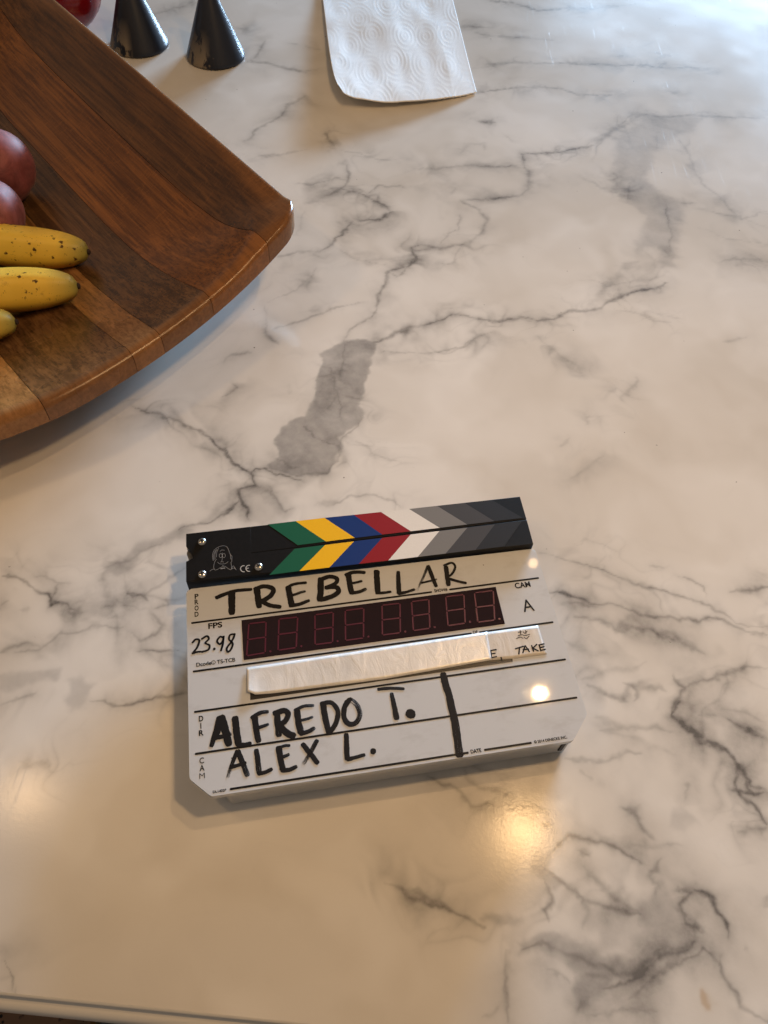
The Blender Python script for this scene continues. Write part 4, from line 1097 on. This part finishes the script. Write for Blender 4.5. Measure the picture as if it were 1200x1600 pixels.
def round_fruit(name, c, r, mat, label, cat, group=None, nub=None, squash=0.93, axis=(0, 0, 1), stalk=True):
    root = empty(name, (c[0], c[1], 0)); tag(root, label, cat, group)
    V = []; Fc = []; n = 32; m = 20
    ax = Vector(axis).normalized(); q = Vector((0, 0, 1)).rotation_difference(ax)
    for j in range(m + 1):
        th = math.pi * j / m
        for k in range(n):
            ph = 2 * math.pi * k / n
            rr = r * (1 - 0.10 * math.exp(-(th / 0.35) ** 2) - 0.06 * math.exp(-((math.pi - th) / 0.3) ** 2))
            rr *= 1 - 0.045 * math.exp(-(min(ph, 2 * math.pi - ph) / 0.16) ** 2) * math.sin(th)
            p = Vector((rr * math.sin(th) * math.cos(ph), rr * math.sin(th) * math.sin(ph), rr * math.cos(th) * squash))
            V.append(q @ p + Vector((0, 0, c[2])))
    for j in range(m):
        for k in range(n): Fc.append((j * n + k, (j + 1) * n + k, (j + 1) * n + (k + 1) % n, j * n + (k + 1) % n))
    obj('skin', V, Fc, mat, root, True)
    if stalk:
        bmx = bmesh.new(); bmesh.ops.create_cone(bmx, cap_ends=True, segments=10, radius1=r * 0.05, radius2=r * 0.07, depth=r * 0.45)
        o = bm_obj('stalk', bmx, DARKTIP, root, True)
        o.location = Vector((0, 0, c[2])) + ax * (r * squash * 0.98); o.rotation_euler = q.to_euler()
    return root
PEA = mat_peach('pink_bloom_skin', (0.085, 0.010, 0.014), (0.27, 0.062, 0.060), 0.3)
PEB = mat_peach('pale_pink_skin', (0.13, 0.024, 0.030), (0.33, 0.110, 0.120), 1.7)
def rest_fruit(px, py, r, mat, label, axis, stalk):
    z = 0.05
    for _ in range(4):
        c = U(px, py, z)
        z = max(math.sqrt(max(0, r * r - q * q)) + bowl_floor(c[0] + q * math.cos(a), c[1] + q * math.sin(a)) for q in (0, r * .3, r * .6, r * .8) for a in np.linspace(0, 6.28, 9))
    return round_fruit('pink_fruit', (c[0], c[1], z), r, mat, label, 'fruit', 'pink fruit in the bowl', axis=axis, stalk=stalk, squash=0.96)
rest_fruit(-3, 262, 0.0335, PEA, 'dusky pink round fruit in the bowl, farther from the bananas', (0.9, -0.35, 0.05), False)
rest_fruit(-20, 334, 0.0315, PEB, 'paler pink round fruit in the bowl touching the top banana', (-0.3, 0.3, 0.9), True)
RED = plain('glossy_red_skin', (0.17, 0.004, 0.008), 0.14, grain=0.25, gscale=60)
c3 = U(92, -16, 0.045); round_fruit('red_fruit', (c3[0], c3[1], 0.0470), 0.0500, RED, 'glossy red fruit on the counter behind the bowl', 'fruit')

# ------------------------------------------------------------------ black cones
CONE = mat_black_cone()
def cone(px, py, label):
    c = U(px, py); r = 0.0355; hgt = 0.078
    root = empty('black_cone', (c[0], c[1], 0)); tag(root, label, 'cone', 'black cones behind the bowl')
    prof = [(r * 0.96, 0.0004), (r * 0.995, 0.0012), (r, 0.0028)]
    for t in np.linspace(0.04, 1, 14): prof.append((r + (0.0065 - r) * t, 0.0028 + (hgt - 0.0028) * t))
    n = 48; V = []; Fc = []
    for rr, z in prof:
        for k in range(n): V.append((rr * math.cos(2 * math.pi * k / n), rr * math.sin(2 * math.pi * k / n), z))
    for j in range(len(prof) - 1):
        for k in range(n): Fc.append((j * n + k, j * n + (k + 1) % n, (j + 1) * n + (k + 1) % n, (j + 1) * n + k))
    Fc.append(tuple(range(n))[::-1])
    o = obj('body', V, Fc, CONE, root, True); o.data.set_sharp_from_angle(angle=math.radians(60))
    bmx = bmesh.new(); bmesh.ops.create_uvsphere(bmx, u_segments=20, v_segments=12, radius=0.0075)
    k_ = bm_obj('knob', bmx, CONE, root, True); k_.location = (0, 0, hgt + 0.005)
    return root
cone(337.5, 89, 'black cone on the counter, nearer the paper towel')
cone(218.5, 71, 'scuffed black cone standing against the bowl rim')

# ------------------------------------------------------------------ paper towel
def towel():
    t = NT('embossed_paper'); v = t.coord()
    t.set(Base_Color=t.mix(t.noise(v, 60.0, 3), (0.80, 0.80, 0.80), (0.86, 0.86, 0.855)), Roughness=0.85, Normal=t.bump(t.noise(v, 1800.0, 3), 0.25, 0.0004), Specular_IOR_Level=0.15)
    t.b.inputs['Subsurface Weight'].default_value = 0.0
    BL, BR_, TR_, TL_ = U(523, 166, 0.006)[:2], U(745, 147, 0.001)[:2], U(668, -160, 0.004)[:2], U(488, -150, 0.012)[:2]
    n = 190; m = 260; s = np.linspace(0, 1, n)[None, :]; q = np.linspace(0, 1, m)[:, None]
    s, q = np.broadcast_arrays(s, q)
    # hem bellies out between its corners, corners rounded
    X = (BL[0] * (1 - s) + BR_[0] * s) * (1 - q) + (TL_[0] * (1 - s) + TR_[0] * s) * q
    Y = (BL[1] * (1 - s) + BR_[1] * s) * (1 - q) + (TL_[1] * (1 - s) + TR_[1] * s) * q
    belly = -0.012 * np.sin(np.pi * np.clip(s * 1.05, 0, 1)) ** 0.8 * np.exp(-q / 0.25) + 0.020 * np.exp(-s / 0.05) * np.exp(-q / 0.05) + 0.004 * np.exp(-(1 - s) / 0.03) * np.exp(-q / 0.05)
    Y = Y + belly
    X = X + 0.006 * np.exp(-s / 0.06) * np.exp(-q / 0.07)
    # hills of the sheet
    Z = 0.0012 + 0.009 * np.exp(-(s / 0.30) ** 2) * (0.6 + 0.4 * np.cos(q * 5)) + 0.006 * np.exp(-(q / 0.10) ** 2) * (1 - s) ** 0.5 + 0.004 * np.exp(-((s - 0.45) / 0.2) ** 2 - ((q - 0.25) / 0.2) ** 2)
    Z = Z + 0.0010 * (noise2(s * 6, q * 8, 1, 31) + 0.5 * noise2(s * 14, q * 20, 1, 32))
    Z = Z * np.clip((1 - s) * 6, 0.12, 1) + 0.0006
    # embossed swirls
    W = 0.19; px = s * W; py = q * 0.27; rs = np.random.RandomState(5); best = np.full(px.shape, 9.0); ids = np.zeros(px.shape, int); k = 0
    for a in range(7):
        for b in range(9):
            cx_ = (a + 0.5 * (b % 2)) * 0.034 + rs.uniform(-.010, .010); cy_ = b * 0.034 + rs.uniform(-.010, .010)
            d = np.hypot(px - cx_, py - cy_); mm = d < best; best[mm] = d[mm]; ids[mm] = k; k += 1
    Z = Z + 0.00015 * np.clip(np.cos(best * 2 * np.pi / 0.0052), -0.2, 1) * (0.55 + 0.45 * noise2(px, py, 60, 33))
    V = np.c_[X.ravel(), Y.ravel(), np.maximum(Z, 0.0006).ravel()]
    i = np.arange(m - 1)[:, None] * n + np.arange(n - 1)[None, :]
    Fc = np.stack([i, i + 1, i + n + 1, i + n], -1).reshape(-1, 4)
    o = obj('paper_towel', V, Fc, t.m, None, True)
    md = o.modifiers.new('thickness', 'SOLIDIFY'); md.thickness = 0.0004; md.offset = 1
    tag(o, 'white embossed paper towel sheet lying on the marble', 'paper towel')
towel()

# ------------------------------------------------------------------ a stool under the counter edge
def stool():
    zt = -0.24
    a = U(118, 1600, zt)[:2]
    root = empty('stool', (a[0] - 0.15, a[1] - 0.06, -0.92)); tag(root, 'dark brown speckled stool seat with gold trim below the counter edge', 'stool')
    t = NT('speckled_brown_hide'); v = t.coord()
    d = t.ramp(t.vor(v, 210.0), [(0.22, 1.0), (0.34, 0.0)])
    c = t.mix(t.math('MULTIPLY', d, t.ramp(t.noise(v, 60.0, 2), [(0.45, 0.0), (0.55, 1.0)])), (0.28, 0.16, 0.095), (0.008, 0.005, 0.004))
    t.set(Base_Color=c, Roughness=0.6)
    gold = plain('old_brass', (0.42, 0.27, 0.11), 0.35, 1.0, grain=0.3, gscale=200)
    hx, hy = 0.15, 0.15
    seat = round_poly([(-hx, -hy), (hx, -hy), (hx, hy), (-hx, hy)], [0.03] * 4)
    bm_obj('seat', prism_bm(seat, 0.62, 0.68, 0.012, 4), t.m, root, True)
    trim = round_poly([(-hx - .004, -hy - .004), (hx + .004, -hy - .004), (hx + .004, hy + .004), (-hx - .004, hy + .004)], [0.03] * 4)
    bm_obj('trim', prism_bm(trim, 0.625, 0.64, 0.003, 2), gold, root)
    for sx in (-1, 1):
        for sy in (-1, 1):
            bm_obj('leg', prism_bm([(sx * 0.135 - .011, sy * 0.135 - .011), (sx * 0.135 + .011, sy * 0.135 - .011), (sx * 0.135 + .011, sy * 0.135 + .011), (sx * 0.135 - .011, sy * 0.135 + .011)], 0.002, 0.622, 0.002, 2), gold, root)
    for sy in (-1, 1):
        bm_obj('stretcher', prism_bm([(-0.123, sy * 0.135 - .007), (0.123, sy * 0.135 - .007), (0.123, sy * 0.135 + .007), (-0.123, sy * 0.135 + .007)], 0.20, 0.214, 0.002, 2), gold, root)
stool()
